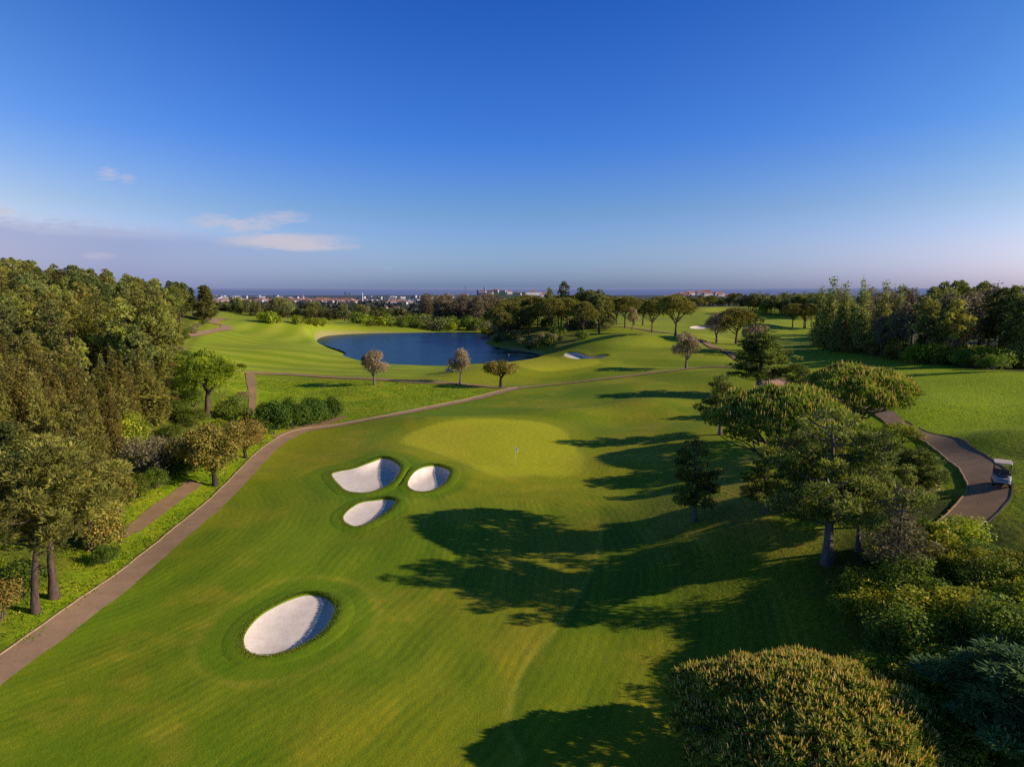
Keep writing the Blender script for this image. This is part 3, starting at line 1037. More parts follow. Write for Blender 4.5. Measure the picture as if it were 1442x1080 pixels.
def shrub(kind, seed, fm, R=2., h=2.8, nb=22, dens=22, size=.26, rb=.75, nm='shrub', style='leaf', tips=0., wid=.3, spread=.7, bare=0):
    rg = np.random.default_rng(seed)
    tubes, blobs = [], []
    for i in range(nb):
        a = i * 2.39996 + rg.normal() * .4
        el = rg.uniform(-.1, 1)
        rr = rg.uniform(.55, 1)
        c_ = math.sqrt(max(0, 1 - max(el, 0) ** 2))
        p = np.array([cos(a) * (R - rb * .6) * rr * c_, sin(a) * (R - rb * .6) * rr * c_, h * .30 + (h * .7 - rb * .7) * el * rr])
        s = rb * rg.uniform(.6, 1.25)
        blobs.append((tuple(p), (s, s, s * .85)))
    for i in range(6 + bare):
        b = np.array(blobs[(i * 3) % nb][0])
        tubes.append(limb((rg.normal() * .15, rg.normal() * .15, -.3), b * rg.uniform(.9, 1.1), .07 if i < 6 else .04, .02, rg, 0, 4))
    f = foliage(blobs, rg, style, dens, size, .4, spread, .3, wid, tips, .65)
    register(kind, h, 2 * R, tubes, f, B_GREY, fm, nm)


def brush(kind, seed, fm, R=2.6, h=5., nm='bare_tree'):
    """grey leafless crown: forking twigs with a few dry leaves"""
    rg = np.random.default_rng(seed)
    tubes = []
    ends = []

    def grow(p, d, L, r, lv):
        q_ = p + d * L
        tubes.append(limb(p, q_, r, r * .6, rg, 0, 3))
        if lv == 0:
            ends.append(q_)
            return
        for _ in range(3 if lv > 1 else 4):
            grow(p + d * L * rg.uniform(.6, 1), unit(d + rg.normal(size=3) * .55 + [0, 0, .12]), L * rg.uniform(.6, .85), r * .55, lv - 1)
    for i in range(4):
        a = i * 1.57 + rg.random()
        grow(np.array([0, 0, -.2]), unit(np.array([cos(a) * .55, sin(a) * .55, 1.])), h * .3, .1, 4)
    e = np.array(ends)
    f = Fol()
    k = len(e) * 7
    p = np.repeat(e, 7, 0) + rg.normal(size=(k, 3)) * .22
    a, b = unit(rg.normal(size=(k, 3))), unit(rg.normal(size=(k, 3)))
    V, _ = rhombs(p, a * .13, b * .045)
    f.add(V, rg.random(k))
    register(kind, h, 2 * R, tubes, f, B_GREY, fm, nm)


# foliage colours: dark, light, tips
F_UMB = foliage_mat('umbrella_pine_needles', (.05, .115, .016), (.42, .53, .075), (.95, .70, .26), .38, .12)
F_UMBF = foliage_mat('umbrella_pine_needles_far', (.07, .10, .022), (.42, .38, .085), None, .3, .2)
F_CYP = foliage_mat('cypress_sprays', (.045, .08, .02), (.38, .42, .075), None, .32, .15)
F_CYPB = foliage_mat('cypress_sprays_blue', (.03, .10, .045), (.24, .36, .09), None, .28, .1)
F_CEDG = foliage_mat('grey_conifer_sprays', (.14, .13, .06), (.30, .26, .12), None, .2, .1)
F_MAR = foliage_mat('maritime_pine_needles', (.07, .085, .022), (.56, .54, .105), None, .35, .4)
F_PINED = foliage_mat('dark_pine_needles', (.055, .08, .025), (.35, .37, .10), None, .3, .5)
F_BROWN = foliage_mat('brownish_foliage', (.07, .065, .018), (.46, .40, .08), None, .3, .5)
F_OLIVE = foliage_mat('olive_leaves', (.24, .19, .10), (.55, .42, .25), None, .25, .1)
F_OAK = foliage_mat('oak_leaves', (.12, .115, .022), (.38, .31, .06), (.45, .26, .05), .22, .25)
F_POP = foliage_mat('poplar_leaves', (.13, .16, .04), (.46, .46, .11), None, .35, .2)
F_BUSHD = foliage_mat('dark_bush_leaves', (.030, .075, .008), (.13, .20, .018), None, .2, .15)
F_SHY = foliage_mat('yellow_green_shrub_leaves', (.09, .14, .012), (.52, .56, .04), (.7, .55, .05), .35, .3)
F_SHG = foliage_mat('green_shrub_leaves', (.055, .10, .014), (.27, .34, .035), None, .3, .35)
F_LIME = foliage_mat('lime_leaves', (.18, .28, .02), (.42, .55, .04), None, .35, .1)
F_EUC = foliage_mat('eucalyptus_leaves', (.14, .12, .075), (.33, .27, .16), None, .22, .3)
F_DRY = foliage_mat('dry_leaves', (.20, .18, .08), (.46, .40, .20), None, .25, .2)
F_FAR = foliage_mat('far_conifer_leaves', (.10, .12, .045), (.33, .32, .095), None, .22, .5)

umbrella('umb_hero', 1, F_UMB, 6.4, 9.6, .5, 130, 17, .42, .045, .28, 2.7, .80)
umbrella('umb_hero2', 2, F_UMB, 6.2, 9.0, .5, 115, 16, .42, .045, .28, 2.7, .95)
umbrella('umb_near', 3, F_UMB, 5.6, 8.0, .45, 230, 26, .38, .036, .9, 4.3, .56)
for i in range(4):
    umbrella('umb_mid%d' % i, 10 + i, F_UMBF, 5.4, 10.5, .42, 44, 5, .6, .085, 0, 3.0, 1.4, limbs=14)
cypress('cyp_hero', 21, F_CYP, 6.0, 9.6, 44, 24, .36, flat=.12, z0=.30, top=.22, ms=.85)
cypress('cyp_b', 22, F_CYP, 4.2, 7.6, 34, 24, .34, flat=.16, top=.1, z0=.22)
cypress('cyp_c', 23, F_CYP, 4.8, 10.5, 40, 15, .5, top=.2, flat=.15, z0=.24)
cypress('cyp_d', 26, F_CYP, 4.6, 9.0, 38, 20, .40, top=.35, flat=.13, z0=.4)
cypress('cyp_blue', 24, F_CYPB, 4.5, 6.0, 70, 30, .42, flat=.3, wid=.12)
cypress('cyp_grey', 25, F_CEDG, 3.4, 9.0, 44, 7, .36, nm='grey_conifer', flat=.25, top=.02, bk=B_GREY)
for i in range(2):
    pine('mar_near%d' % i, 31 + i, F_MAR, 3.9, 11.5, .44, 30, 21, .40, .038, rb=.78, nm='maritime_pine', stubs=11)
for i in range(4):
    pine('mar%d' % i, 41 + i, F_MAR, 3.0, 12, .35 + .05 * i, 26, 6.5, .56, .08, rb=.78, nm='maritime_pine', cone=.6 + .12 * i, upb=.9)
for i in range(3):
    pine('dpine%d' % i, 51 + i, F_PINED, 3.2, 13, .3 + .06 * i, 26, 5, .66, .10, rb=.9, nm='dark_pine', cone=.65, upb=.9)
for i in range(3):
    column('brn%d' % i, 61 + i, F_BROWN, 2.1, 10, 22, 9, .40, nm='narrow_conifer', spires=1 + i % 2, style='spray', taper=.75, wid=.22, droop=.3, jitter=1., bk=B_DARK)
round_tree('olive0', 71, F_OLIVE, 3.1, 7.8, .24, 24, 15, .32, rb=.95)
round_tree('olive1', 72, F_OLIVE, 3.0, 7.4, .26, 18, 15, .32, rb=.95)
round_tree('strawberry', 73, F_OAK, 4.4, 7.0, .3, 24, 14, .32, nm='broad_tree', bk=B_DARK, rb=1., squash=.6)
round_tree('oak0', 74, F_OAK, 3.4, 6.4, .2, 46, 20, .26, nm='oak_tree', bk=B_DARK, tips=.15)
round_tree('limepine', 75, F_SHY, 3.4, 7.5, .38, 34, 14, .4, nm='light_pine', bk=B_PINE, style='needle', wid=.04, upb=.6, spread=.5)
for i in range(3):
    column('pop%d' % i, 81 + i, F_POP, 1.9, 19, 26, 5, .62, spires=2 + i % 2, jitter=.9)
for i in range(3):
    pine('euc%d' % i, 91 + i, F_EUC, 3.0, 17, .3, 22, 3.0, .65, .3, rb=1.25, nm='eucalyptus_tree', bk=B_PALE, style='leaf', cone=.3, stubs=3, spread=.8)
for i in range(2):
    shrub('bushd%d' % i, 101 + i, F_BUSHD, 2.9, 4.2, 26, 24, .26, .95, nm='round_bush')
for i in range(3):
    shrub('shy%d' % i, 111 + i, F_SHY, 2.2, 3.8, 26, 26, .22, .7, tips=.1)
for i in range(3):
    shrub('shg%d' % i, 121 + i, F_SHG, 2.2, 3.4, 30, 30, .19, .62, bare=6)
shrub('lime', 131, F_LIME, 3.0, 6.0, 26, 9, .42, 1.1, nm='lime_green_tree')
shrub('shdry', 132, F_DRY, 2.2, 3.2, 22, 18, .2, .65, nm='dry_shrub', bare=10)
shrub('shor', 133, F_OAK, 2.0, 2.8, 22, 22, .22, .65, nm='orange_shrub', tips=.2)
brush('brush0', 141, F_DRY)
for i in range(3):
    shrub('fbush%d' % i, 151 + i, (F_SHG, F_SHY, F_FAR)[i], 3.2, 4.6, 14, 3.0, .75, 1.3, nm='bank_bush')
for i in range(3):
    column('fcon%d' % i, 161 + i, F_FAR, 2.3, 13, 12, 2.6, .9, nm='far_conifer', spires=1, style='spray', taper=.8, wid=.3, jitter=.8, bk=B_DARK)
for i in range(2):
    pine('hcon%d' % i, 181 + i, F_PINED, 2.5, 13, .10, 40, 13, .55, .3, rb=.95, nm='pointed_conifer', cone=1., upb=.5, stubs=0, style='spray')
for i in range(2):
    round_tree('fround%d' % i, 171 + i, F_FAR, 4.2, 10, .3, 16, 2.4, .95, nm='far_tree', bk=B_DARK, rb=1.7)

FIRST = {}
NAMES = dict()


def plant(kind, x, y, h=None, w=None, label=None, cat='tree', group=None, rz=None, sink=0., z=None):
    """a tree or bush at a ground point, copied from its kind with trunk and crown"""
    p = PROTO[kind]
    sh = (h / p['h']) if h else 1.
    sw = (w / p['w']) if w else sh
    root = empty(p['nm'], (x, y, (Hs(x, y) if z is None else z) - sink), random.uniform(0, 2 * pi) if rz is None else rz, (sw, sw, sh))
    tag(root, label, cat, group)
    if kind not in FIRST:
        parts = []
        if p['trunk']:
            parts.append(link('trunk' if cat == 'tree' else 'stems', p['trunk'], root))
        parts.append(link('crown' if cat == 'tree' else 'leaves', p['crown'], root))
        FIRST[kind] = parts
    else:
        for o in FIRST[kind]:
            c = o.copy()
            c.parent = root
            COL.objects.link(c)
    return root


def plant_px(kind, u, vb, vt, wpx=None, **kw):
    """survey measurement: foot at (u, vb), top at vt, width in photo pixels"""
    p = G(u, vb)
    t = p[1] * cos(PITCH) + (CAMZ - p[2]) * sin(PITCH)
    h = (vb - vt) / FOC * t * 1.02
    w = wpx / FOC * t if wpx else None
    return plant(kind, p[0], p[1], h, w, **kw)


# ------------------------------------------------------------------ single trees of the right side and the middle
plant_px('umb_hero', 1098, 702, 548, 208, label='large umbrella pine with tan candles, its broad dome in front of the small tiled hut', rz=.4)
plant_px('umb_hero2', 1200, 628, 520, 168, label='umbrella pine on a pale leaning trunk beside the start of the right cart path', rz=2.)
plant('umb_near', 13.0, 27.0, 4.5, 12.6, label='nearest umbrella pine, its candle-covered dome cut by the bottom of the picture', rz=1.)
plant_px('cyp_hero', 1165, 793, 572, 245, label='large spreading cypress with flat plates and thick dark trunk behind the shaded lawn', rz=.7)
plant_px('cyp_d', 1142, 705, 618, 90, label='cypress between the large umbrella pine and the spreading cypress, its trunk in the cluster', rz=1.)
plant_px('cyp_d', 1216, 700, 610, 110, label='cypress with flat crown right behind the spreading cypress', rz=4.)
plant_px('cyp_d', 1280, 712, 628, 96, label='cypress at the right end of the cluster, before the grass by the cart path', rz=5.5)
plant_px('cyp_b', 1112, 668, 600, 70, label='narrow cypress just behind the trunk of the large umbrella pine', rz=.5)
plant_px('cyp_b', 1076, 722, 640, 80, label='dark cypress at the front left of the cluster, below the large umbrella dome', rz=2.2)
plant_px('cyp_d', 1208, 775, 668, 105, label='shaded cypress right of the thick trunk of the spreading cypress', rz=3.3)
plant_px('cyp_c', 1128, 655, 560, 100, label='cypress filling the gap between the two large umbrella pines', rz=1.9)
plant_px('cyp_d', 1250, 740, 650, 100, label='dark low cypress behind the bare grey spire', rz=2.5)
plant_px('cyp_b', 978, 734, 614, 100, label='small leaning dark cypress standing alone on the lawn slope', rz=3.)
plant_px('cyp_c', 1067, 552, 466, 104, label='dark layered cypress with thick trunk left of the tiled hut', rz=.2)
plant_px('cyp_b', 1014, 612, 526, 82, label='cypress with ragged plates left of the large umbrella pine', rz=5.)
plant_px('cyp_b', 1124, 572, 512, 56, label='low dark cypress tucked between the tiled hut and the pale-trunked umbrella pine', rz=1.3)
plant_px('cyp_grey', 1258, 830, 676, 100, label='thin grey conifer with a bare spire rising from the shrubs', rz=1.3)
plant('cyp_blue', 21.8, 26.0, 3.4, 8.6, label='blue green cypress with feathery sprays in the bottom right corner', rz=.3)
plant_px('olive0', 527, 542, 493, 40, label='round olive tree with pinkish grey crown, leftmost of the trees on the path verge', rz=1.)
plant_px('olive1', 648, 541, 492, 33, label='narrow olive tree with a forked stem beside the upper cart path', rz=2.)
plant_px('strawberry', 705, 546, 503, 56, label='broad twisted tree with dark olive crown at the fork of the cart paths', rz=3.)
plant_px('olive0', 966, 519, 468, 40, label='pale olive tree beside the cart path, before the fairway', rz=4.)
plant_px('olive1', 1009, 483, 442, 38, label='leaning pale olive tree against the wide umbrella pine on the fairway', rz=5.)
plant_px('olive0', 1064, 500, 457, 46, label='pale olive tree rising behind the dark layered cypress', rz=.3)
plant_px('umb_mid0', 1036, 484, 436, 62, label='wide umbrella pine in mid fairway, behind the leaning olive', rz=.3)
plant_px('umb_mid1', 951, 474, 418, 60, label='tallest umbrella pine of the fairway, with branching open trunk', rz=1.3)
plant_px('umb_mid2', 918, 468, 425, 38, label='umbrella pine on a thin curved trunk just left of the tallest one', rz=2.3)
g = 'umbrella pines around the pond grove'
lab = 'umbrella pine with flat dark crown in the grove beyond the pond'
for k, (u, vb, vt, w) in enumerate([(745, 472, 434, 26), (716, 470, 428, 40), (776, 470, 425, 34), (733, 464, 424, 34), (703, 474, 436, 34), (757, 462, 422, 34), (800, 466, 424, 36),
                                    (822, 476, 430, 30), (786, 462, 420, 30), (843, 468, 420, 34), (832, 462, 414, 30), (856, 460, 421, 30), (868, 457, 424, 26), (880, 462, 422, 34), (893, 458, 426, 30),
                                    (812, 460, 420, 30), (770, 458, 425, 34), (720, 460, 424, 36), (905, 458, 426, 30), (740, 456, 420, 40), (712, 480, 444, 30)]):
    plant_px('umb_mid%d' % (k % 4), u, vb, vt - 2, w * 1.3, label=lab, group=g)
plant_px('dpine0', 790, 464, 399, 26, label='tall pointed conifer topping the grove beyond the pond')
plant_px('dpine1', 772, 460, 408, 22, label='dark conifer left of the tallest point of the pond grove')
plant_px('dpine2', 818, 463, 408, 24, label='dark conifer right of the tallest point of the pond grove')
plant_px('dpine1', 844, 470, 410, 26, label='dark pine on the slope at the right end of the pond grove')
plant_px('olive1', 890, 465, 434, 16, label='thin bare olive between the umbrella pines at the grove end')
g, lab = 'umbrella pines at the far fairway edge', 'umbrella pine in the small row before the far right treeline'
for k, (u, vb, vt, w) in enumerate([(1116, 461, 429, 36), (1132, 462, 430, 34), (1142, 460, 430, 26), (1134, 462, 431, 30)]):
    plant_px('umb_mid%d' % (k % 4), u, vb, vt, w, label=lab, group=g)
# far treeline behind the upper green
g, lab = 'trees behind the upper green', 'distant dark tree in the line behind the upper green'
for k in range(95):
    u = 985 + k * 2.1 + random.uniform(-3, 3)
    v = 436 + (u - 1000) * .085 + random.uniform(-3, 1) if u > 1050 else 430.5
    p = G(min(u, 1150), v if u > 1050 else 431.5)
    dd = random.uniform(0, 40)
    kk = random.choice(['fround0', 'fround1', 'dpine0', 'dpine1', 'umb_mid1', 'fround0'])
    x, y = p[0] * (1 + dd / max(p[1], 1)), p[1] + dd
    t = y
    vtop = 416 + random.uniform(-3, 7) if u > 1030 else 420 + random.uniform(-2, 4)
    hh = (CAMZ - Hs(x, y)) - (vtop - 404) / FOC * t
    plant(kk, x, y, min(max(hh, 4), 22), None, label=lab, group=g)
plant_px('lime', 1074, 443, 425, 14, label='small light green tree before the far right treeline')

# trees between the far trees and centre skyline (behind fairway)
g, lab = 'umbrella pines along the skyline behind the fairway', 'umbrella pine on the skyline behind the centre fairway'
for k in range(26):
    u = 842 + k * 6.2 + random.uniform(-3, 3)
    y = random.uniform(560, 720)
    x = (u - 721) / FOC * y
    vtop = 419 + random.uniform(-3, 4)
    hh = (CAMZ - Hs(x, y)) - (vtop - 404) / FOC * y
    plant('umb_mid%d' % (k % 4) if k % 3 else 'fround1', x, y, min(max(hh, 5), 18), None, label=lab, group=g)

# ------------------------------------------------------------------ right forest
plant_px('pop0', 1168, 492, 392, 30, label='tall slender poplar, leftmost of the row on the right')
plant_px('pop1', 1186, 494, 398, 26, label='poplar just right of the leftmost one, slightly shorter')
plant_px('pop2', 1210, 495, 391, 26, label='poplar with the sharpest tip, third of the row on the right')
plant_px('pop0', 1240, 496, 397, 30, label='poplar beside the lime green tree on the right')
plant_px('pop1', 1262, 492, 402, 28, label='last poplar of the row, its top before the wood')
plant_px('pop2', 1155, 486, 405, 24, label='short poplar at the outer edge of the row')
plant_px('lime', 1252, 497, 452, 36, label='lime green tree lit up before the dark right wood')
g, lab = 'trees of the right wood', 'dark tree in the dense wood on the right'
for k in range(78):
    u = random.uniform(1160, 1560)
    dd = random.uniform(0, 75) ** 1.0
    p = G(min(u, 1441), np.interp(u, [1150, 1200, 1300, 1441], [474, 495, 512, 524]))
    sc_ = 1 + dd / max(1, p[1])
    y = p[1] * sc_ + 3
    x = (u - 721) / FOC * y
    vtop = np.interp(u, [1160, 1230, 1290, 1340, 1400, 1442], [405, 408, 404, 399, 401, 400]) + random.uniform(-3, 12) + max(0, 30 - dd) * .9
    hh = (CAMZ - Hs(x, y)) - (vtop - 404) / FOC * y
    kk = random.choice(['dpine0', 'dpine1', 'dpine2', 'euc0', 'euc1', 'pop1', 'mar1'] if u > 1270 else ['pop0', 'pop1', 'dpine0', 'euc2'])
    plant(kk, x, y, max(5, hh), None, label=lab, group=g)
g, lab = 'bushes along the right wood', 'low bush along the foot of the right wood'
for k in range(44):
    u = random.uniform(1170, 1441)
    v = np.interp(u, [1150, 1200, 1300, 1441], [480, 497, 513, 524]) - random.uniform(0, 5)
    p = G(u, v)
    s = random.uniform(2, 4.5)
    plant(random.choice(['shg0', 'shg1', 'shg2', 'shdry', 'fbush0', 'fbush1', 'shor']), p[0], p[1] + random.uniform(0, 10), s, s * 1.5, label=lab, cat='bush', group=g)

# ------------------------------------------------------------------ shrubs at the lower right
plant_px('shg1', 1232, 642, 594, 62, label='grey green shrub under the pale-trunked umbrella pine', cat='shrub')
plant_px('shy0', 1268, 622, 592, 54, label='low yellow green shrub at the start of the right cart path', cat='shrub')
plant_px('shdry', 1290, 700, 655, 60, label='dry twiggy shrub on the grass below the right cart path', cat='shrub')
g = 'shrubs massed at the lower right'
placed = []
tries = 0
while len(placed) < 40 and tries < 4000:
    tries += 1
    u, v = random.uniform(1200, 1540), random.uniform(730, 1040)
    if v < np.interp(u, [1200, 1300, 1360, 1400, 1442, 1500], [850, 765, 790, 815, 840, 830]) or u < np.interp(v, [700, 800, 880, 1040], [1240, 1215, 1215, 1290]):
        continue
    p = P(u, v, 3.8)
    p[2] = Hs(p[0], p[1])
    if any((p[0] - q_[0]) ** 2 + (p[1] - q_[1]) ** 2 < 2.9 for q_ in placed):
        continue
    placed.append(p)
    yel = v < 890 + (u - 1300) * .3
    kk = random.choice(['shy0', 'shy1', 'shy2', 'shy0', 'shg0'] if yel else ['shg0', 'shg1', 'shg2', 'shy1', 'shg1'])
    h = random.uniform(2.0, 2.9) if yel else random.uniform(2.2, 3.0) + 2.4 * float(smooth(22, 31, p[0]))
    if p[0] < 24 and p[1] < 33:
        h = random.uniform(1.5, 2.0)
    plant(kk, p[0], p[1], h, random.uniform(3.4, 5.2), label='yellow green shrub in the sunlit front of the lower right thicket' if yel else 'dark green shrub in the shaded thicket at the lower right', cat='shrub', group=g + (' in sun' if yel else ' in shade'))
# ------------------------------------------------------------------ left forest
plant_px('mar_near0', 50, 862, 628, 175, label='maritime pine with leaning bare trunk nearest the cart path', rz=.5)
plant_px('mar_near1', 76, 842, 612, 195, label='maritime pine with straight trunk right of the leaning one', rz=2.2)
plant_px('mar_near0', -25, 800, 630, 150, label='maritime pine at the left edge, its trunk hidden', rz=4)
plant_px('mar_near1', 128, 775, 640, 120, label='short maritime pine behind the two front trunks', rz=4.4)
for (u, vb, vt, w, kk, lb, ct) in [
    (4, 872, 815, 60, 'shor', 'orange tinged shrub at the left edge below the pines', 'shrub'),
    (150, 792, 765, 40, 'shg0', 'green shrub at the foot of the front maritime pines', 'shrub'),
    (145, 770, 715, 60, 'shor', 'orange shrub right of the front maritime pines', 'shrub'),
    (168, 722, 665, 50, 'shor', 'tall orange shrub at the start of the dirt track', 'shrub'),
    (192, 700, 660, 44, 'shg1', 'green shrub left of the dirt track', 'shrub'),
    (218, 688, 655, 40, 'shg2', 'dark shrub above the dirt track', 'shrub'),
    (214, 672, 588, 90, 'brush0', 'leafless grey tree above the dirt track', 'tree'),
    (250, 655, 600, 60, 'brush0', 'small leafless tree behind the oak', 'tree'),
    (262, 668, 625, 46, 'bushd1', 'dark bush beneath the left side of the oak', 'bush'),
    (303, 684, 592, 92, 'oak0', 'orange tinged oak leaning beside the dirt track', 'tree'),
    (346, 645, 588, 66, 'oak0', 'smaller orange oak next to the cart path', 'tree'),
    (292, 588, 498, 86, 'limepine', 'light yellow green pine at the end of the wood', 'tree'),
    (328, 592, 556, 50, 'shg0', 'low green bush under the light pine', 'bush'),
    (186, 640, 585, 60, 'shy1', 'light green bush in the wood before the brown conifers', 'bush'),
    (384, 612, 561, 56, 'bushd0', 'round dark green bush, leftmost of the four by the path', 'bush'),
    (412, 604, 560, 52, 'bushd1', 'round dark green bush, second from the left by the path', 'bush'),
    (440, 598, 558, 48, 'bushd0', 'round dark green bush, third from the left by the path', 'bush'),
    (466, 590, 559, 36, 'bushd1', 'low dark green bush, rightmost of the four by the path', 'bush'),
    (178, 546, 432, 60, 'mar1', 'pine with visible trunk, left one of the front clump on the hillside', 'tree'),
    (196, 542, 418, 66, 'mar2', 'tallest pine of the front clump on the hillside', 'tree'),
    (216, 552, 425, 70, 'mar0', 'pine with pale trunk at the right of the hillside clump', 'tree'),
    (236, 540, 440, 56, 'mar3', 'shorter pine at the outer edge of the hillside clump', 'tree'),
    (288, 452, 404, 26, 'hcon0', 'pointed conifer ending the left skyline', 'tree'),
    (297, 451, 405, 24, 'hcon1', 'last slender conifer of the left skyline', 'tree'),
    (14, 660, 595, 36, 'hcon0', 'small pointed conifer above the front pines', 'tree'),
]:
    plant_px(kk, u, vb, vt, w, label=lb, cat=ct)
g, lab = 'narrow brown conifers of the left wood', 'narrow brownish conifer in the middle of the left wood'
for (u, vb, vt, w) in [(60, 655, 515, 38), (95, 650, 540, 34), (130, 655, 510, 42), (162, 650, 535, 36), (118, 612, 495, 44), (75, 605, 490, 44), (150, 602, 500, 40), (30, 620, 500, 44),
                       (10, 600, 500, 44), (185, 600, 520, 36), (100, 575, 480, 40), (55, 575, 478, 40), (210, 590, 530, 40), (240, 580, 530, 36), (40, 690, 590, 50), (100, 695, 600, 50), (-5, 640, 520, 46), (150, 690, 610, 46)]:
    plant_px(random.choice(['brn0', 'brn1', 'brn2']), u, vb, vt, w, label=lab, group=g)
# hillside, planted from the front to the ridge
labs = {'mar': ('maritime pine in the dense wood on the left hillside', 'maritime pines of the left hillside'),
        'brn': (lab, g), 'dpi': ('dark pine in the dense wood on the left hillside', 'dark pines of the left hillside'),
        'hco': ('pointed conifer among the pines of the left hillside', 'pointed conifers of the left hillside'),
        'fro': ('rounded tree in the dense wood on the left hillside', 'rounded trees of the left hillside'),
        'shg': ('green undergrowth bush in the left wood', 'undergrowth of the left wood'), 'shy': ('yellowish undergrowth bush in the left wood', 'yellow undergrowth of the left wood'),
        'shd': ('dry undergrowth bush in the left wood', 'dry undergrowth of the left wood')}
pts = []
tries = 0
SKY_U, SKY_V = [-60, 0, 50, 100, 150, 200, 250, 285, 300], [360, 360, 364, 372, 377, 388, 394, 402, 408]
while len(pts) < 290 and tries < 30000:
    tries += 1
    x, y = random.uniform(-230, -38), random.uniform(58, 330)
    u = 721 + FOC * x / y
    if u < -70 or u > 296:
        continue
    if sdist(np.array([x]), np.array([y]), Z_WOOD)[0] < 4:
        continue
    dmin = 3.6 + y * .012
    if any((x - a) ** 2 + (y - b) ** 2 < dmin ** 2 for a, b in pts):
        continue
    pts.append((x, y))
for x, y in pts:
    u = 721 + FOC * x / y
    if 250 < u and y < 170 or (u > 215 and y < 105):
        kk, h = random.choice(['shg0', 'shy1', 'shg2']), random.uniform(2, 3.5)
    elif y < 100:
        kk, h = random.choice(['brn0', 'brn1', 'brn2', 'mar0', 'shg0', 'brn2']), random.uniform(6.5, 9)
        if kk == 'shg0': h = 4
    elif y < 150:
        kk, h = random.choice(['mar0', 'mar1', 'brn1', 'mar2', 'mar3', 'hcon1', 'dpine1']), random.uniform(8, 11.5)
    else:
        kk, h = random.choice(['mar0', 'mar1', 'mar2', 'mar3', 'dpine0', 'hcon0', 'hcon1', 'dpine2']), random.uniform(10, 14)
    vs = np.interp(u, SKY_U, SKY_V) + random.choice([-3, 0, 2, 6, 10, 16, 20]) + random.uniform(0, 4)
    lim = (CAMZ - Hs(x, y)) - (vs - 404) / FOC * y
    h = min(h, max(3, lim))
    if kk[:3] in ('mar', 'dpi') and y > 190 and lim < 20:
        h = max(h, min(lim, 15))
    lb = labs[kk[:3]]
    plant(kk, x, y, h, None if h > 4 else 4.5, label=lb[0], cat='bush' if kk[0] == 's' else 'tree', group=lb[1])
for k in range(26):
    u = random.uniform(246, 300)
    y = random.uniform(255, 370)
    x = (u - 721) / FOC * y
    if sdist(np.array([x]), np.array([y]), Z_WOOD)[0] < 1:
        continue
    lim = (CAMZ - Hs(x, y)) - (np.interp(u, SKY_U, SKY_V) + random.uniform(0, 14) - 404) / FOC * y
    kk = random.choice(['mar0', 'hcon0', 'hcon1', 'dpine0'])
    plant(kk, x, y, min(max(lim, 5), 16), None, label=labs[kk[:3]][0], group=labs[kk[:3]][1])
g, lab = 'bushes along the edge of the left wood', 'bush at the sunny edge of the left wood'
for k, (u, v) in enumerate([(262, 470), (270, 466), (278, 462), (286, 458), (292, 455), (258, 480), (255, 495), (262, 505), (275, 470), (250, 510), (245, 530), (258, 545), (335, 575), (345, 565), (310, 605), (350, 600), (340, 520), (270, 600), (240, 620), (275, 635), (232, 660), (140, 762), (20, 842), (245, 645)]):
    p = G(u, v)
    s = random.uniform(1.6, 3.)
    plant(random.choice(['shg0', 'shg1', 'shg2', 'shy2', 'shor', 'shdry']), p[0], p[1], s, s * 1.7, label=lab, cat='bush', group=g)

# ------------------------------------------------------------------ behind the pond and far treeline on the left
g, lab = 'conifers beyond the left fairway', 'dark conifer in the belt beyond the left fairway'
for k in range(250):
    u = random.uniform(296, 610)
    y = random.uniform(np.interp(u, [300, 420, 520, 610], [392, 402, 430, 430]), 590)
    x = (u - 721) / FOC * y
    vtop = np.interp(u, [300, 340, 400, 450, 520, 600], [425, 421, 424, 427, 431, 440]) + random.uniform(-3, 10) + (8 if random.random() < .3 else 0)
    hh = (CAMZ - Hs(x, y)) - (vtop - 404) / FOC * y
    plant(random.choice(['fcon0', 'fcon1', 'fcon2', 'fround0', 'dpine1']), x, y, min(max(hh, 5), 20), random.uniform(5, 9), label=lab, group=g)
g, lab = 'yellow green bushes beyond the left fairway', 'yellow green bush in front of the conifer belt'
for (u, vb, vt, w) in [(372, 453, 440, 18), (382, 455, 439, 20), (390, 455, 444, 14), (366, 450, 440, 12), (418, 457, 444, 14), (424, 456, 446, 12), (444, 458, 448, 22), (436, 457, 449, 16), (455, 459, 448, 16)]:
    plant_px('fbush1', u, vb, vt, w, label=lab, cat='bush', group=g)
g, lab = 'bushes on the far shore of the pond', 'green bush on the far shore of the pond'
for k in range(62):
    u = random.uniform(505, 695)
    p = P(u, random.uniform(461, 467), LAKE_Z + .8)
    p = (u - 721) / FOC * 1., 0
    y = random.uniform(376, 425)
    x = (u - 721) / FOC * y
    if sdist(np.array([x]), np.array([y]), LAKE)[0] > -5:
        continue
    s = random.uniform(3, 7)
    plant(random.choice(['fbush0', 'fbush1', 'fbush0', 'fbush2', 'fcon1']), x, y, s, None, label=lab, cat='bush', group=g)
g, lab = 'eucalyptus trees beyond the pond', 'tall eucalyptus with brownish crown beyond the pond'
for k in range(38):
    u = random.uniform(592, 708)
    y = random.uniform(405, 500)
    x = (u - 721) / FOC * y
    vtop = 415 + random.uniform(-2, 10)
    hh = (CAMZ - Hs(x, y)) - (vtop - 404) / FOC * y
    plant('euc%d' % (k % 3), x, y, min(max(hh, 8), 24), random.uniform(7, 10), label=lab, group=g)
for k in range(26):
    u, v = random.uniform(700, 860), random.uniform(454, 466)
    p = G(u, v)
    s_ = random.uniform(2.5, 5)
    plant(random.choice(['fbush0', 'fbush2']), p[0], p[1] + 4, s_, s_ * 1.6, label='dark bush among the trunks of the pond grove', cat='bush', group='bushes under the pond grove')
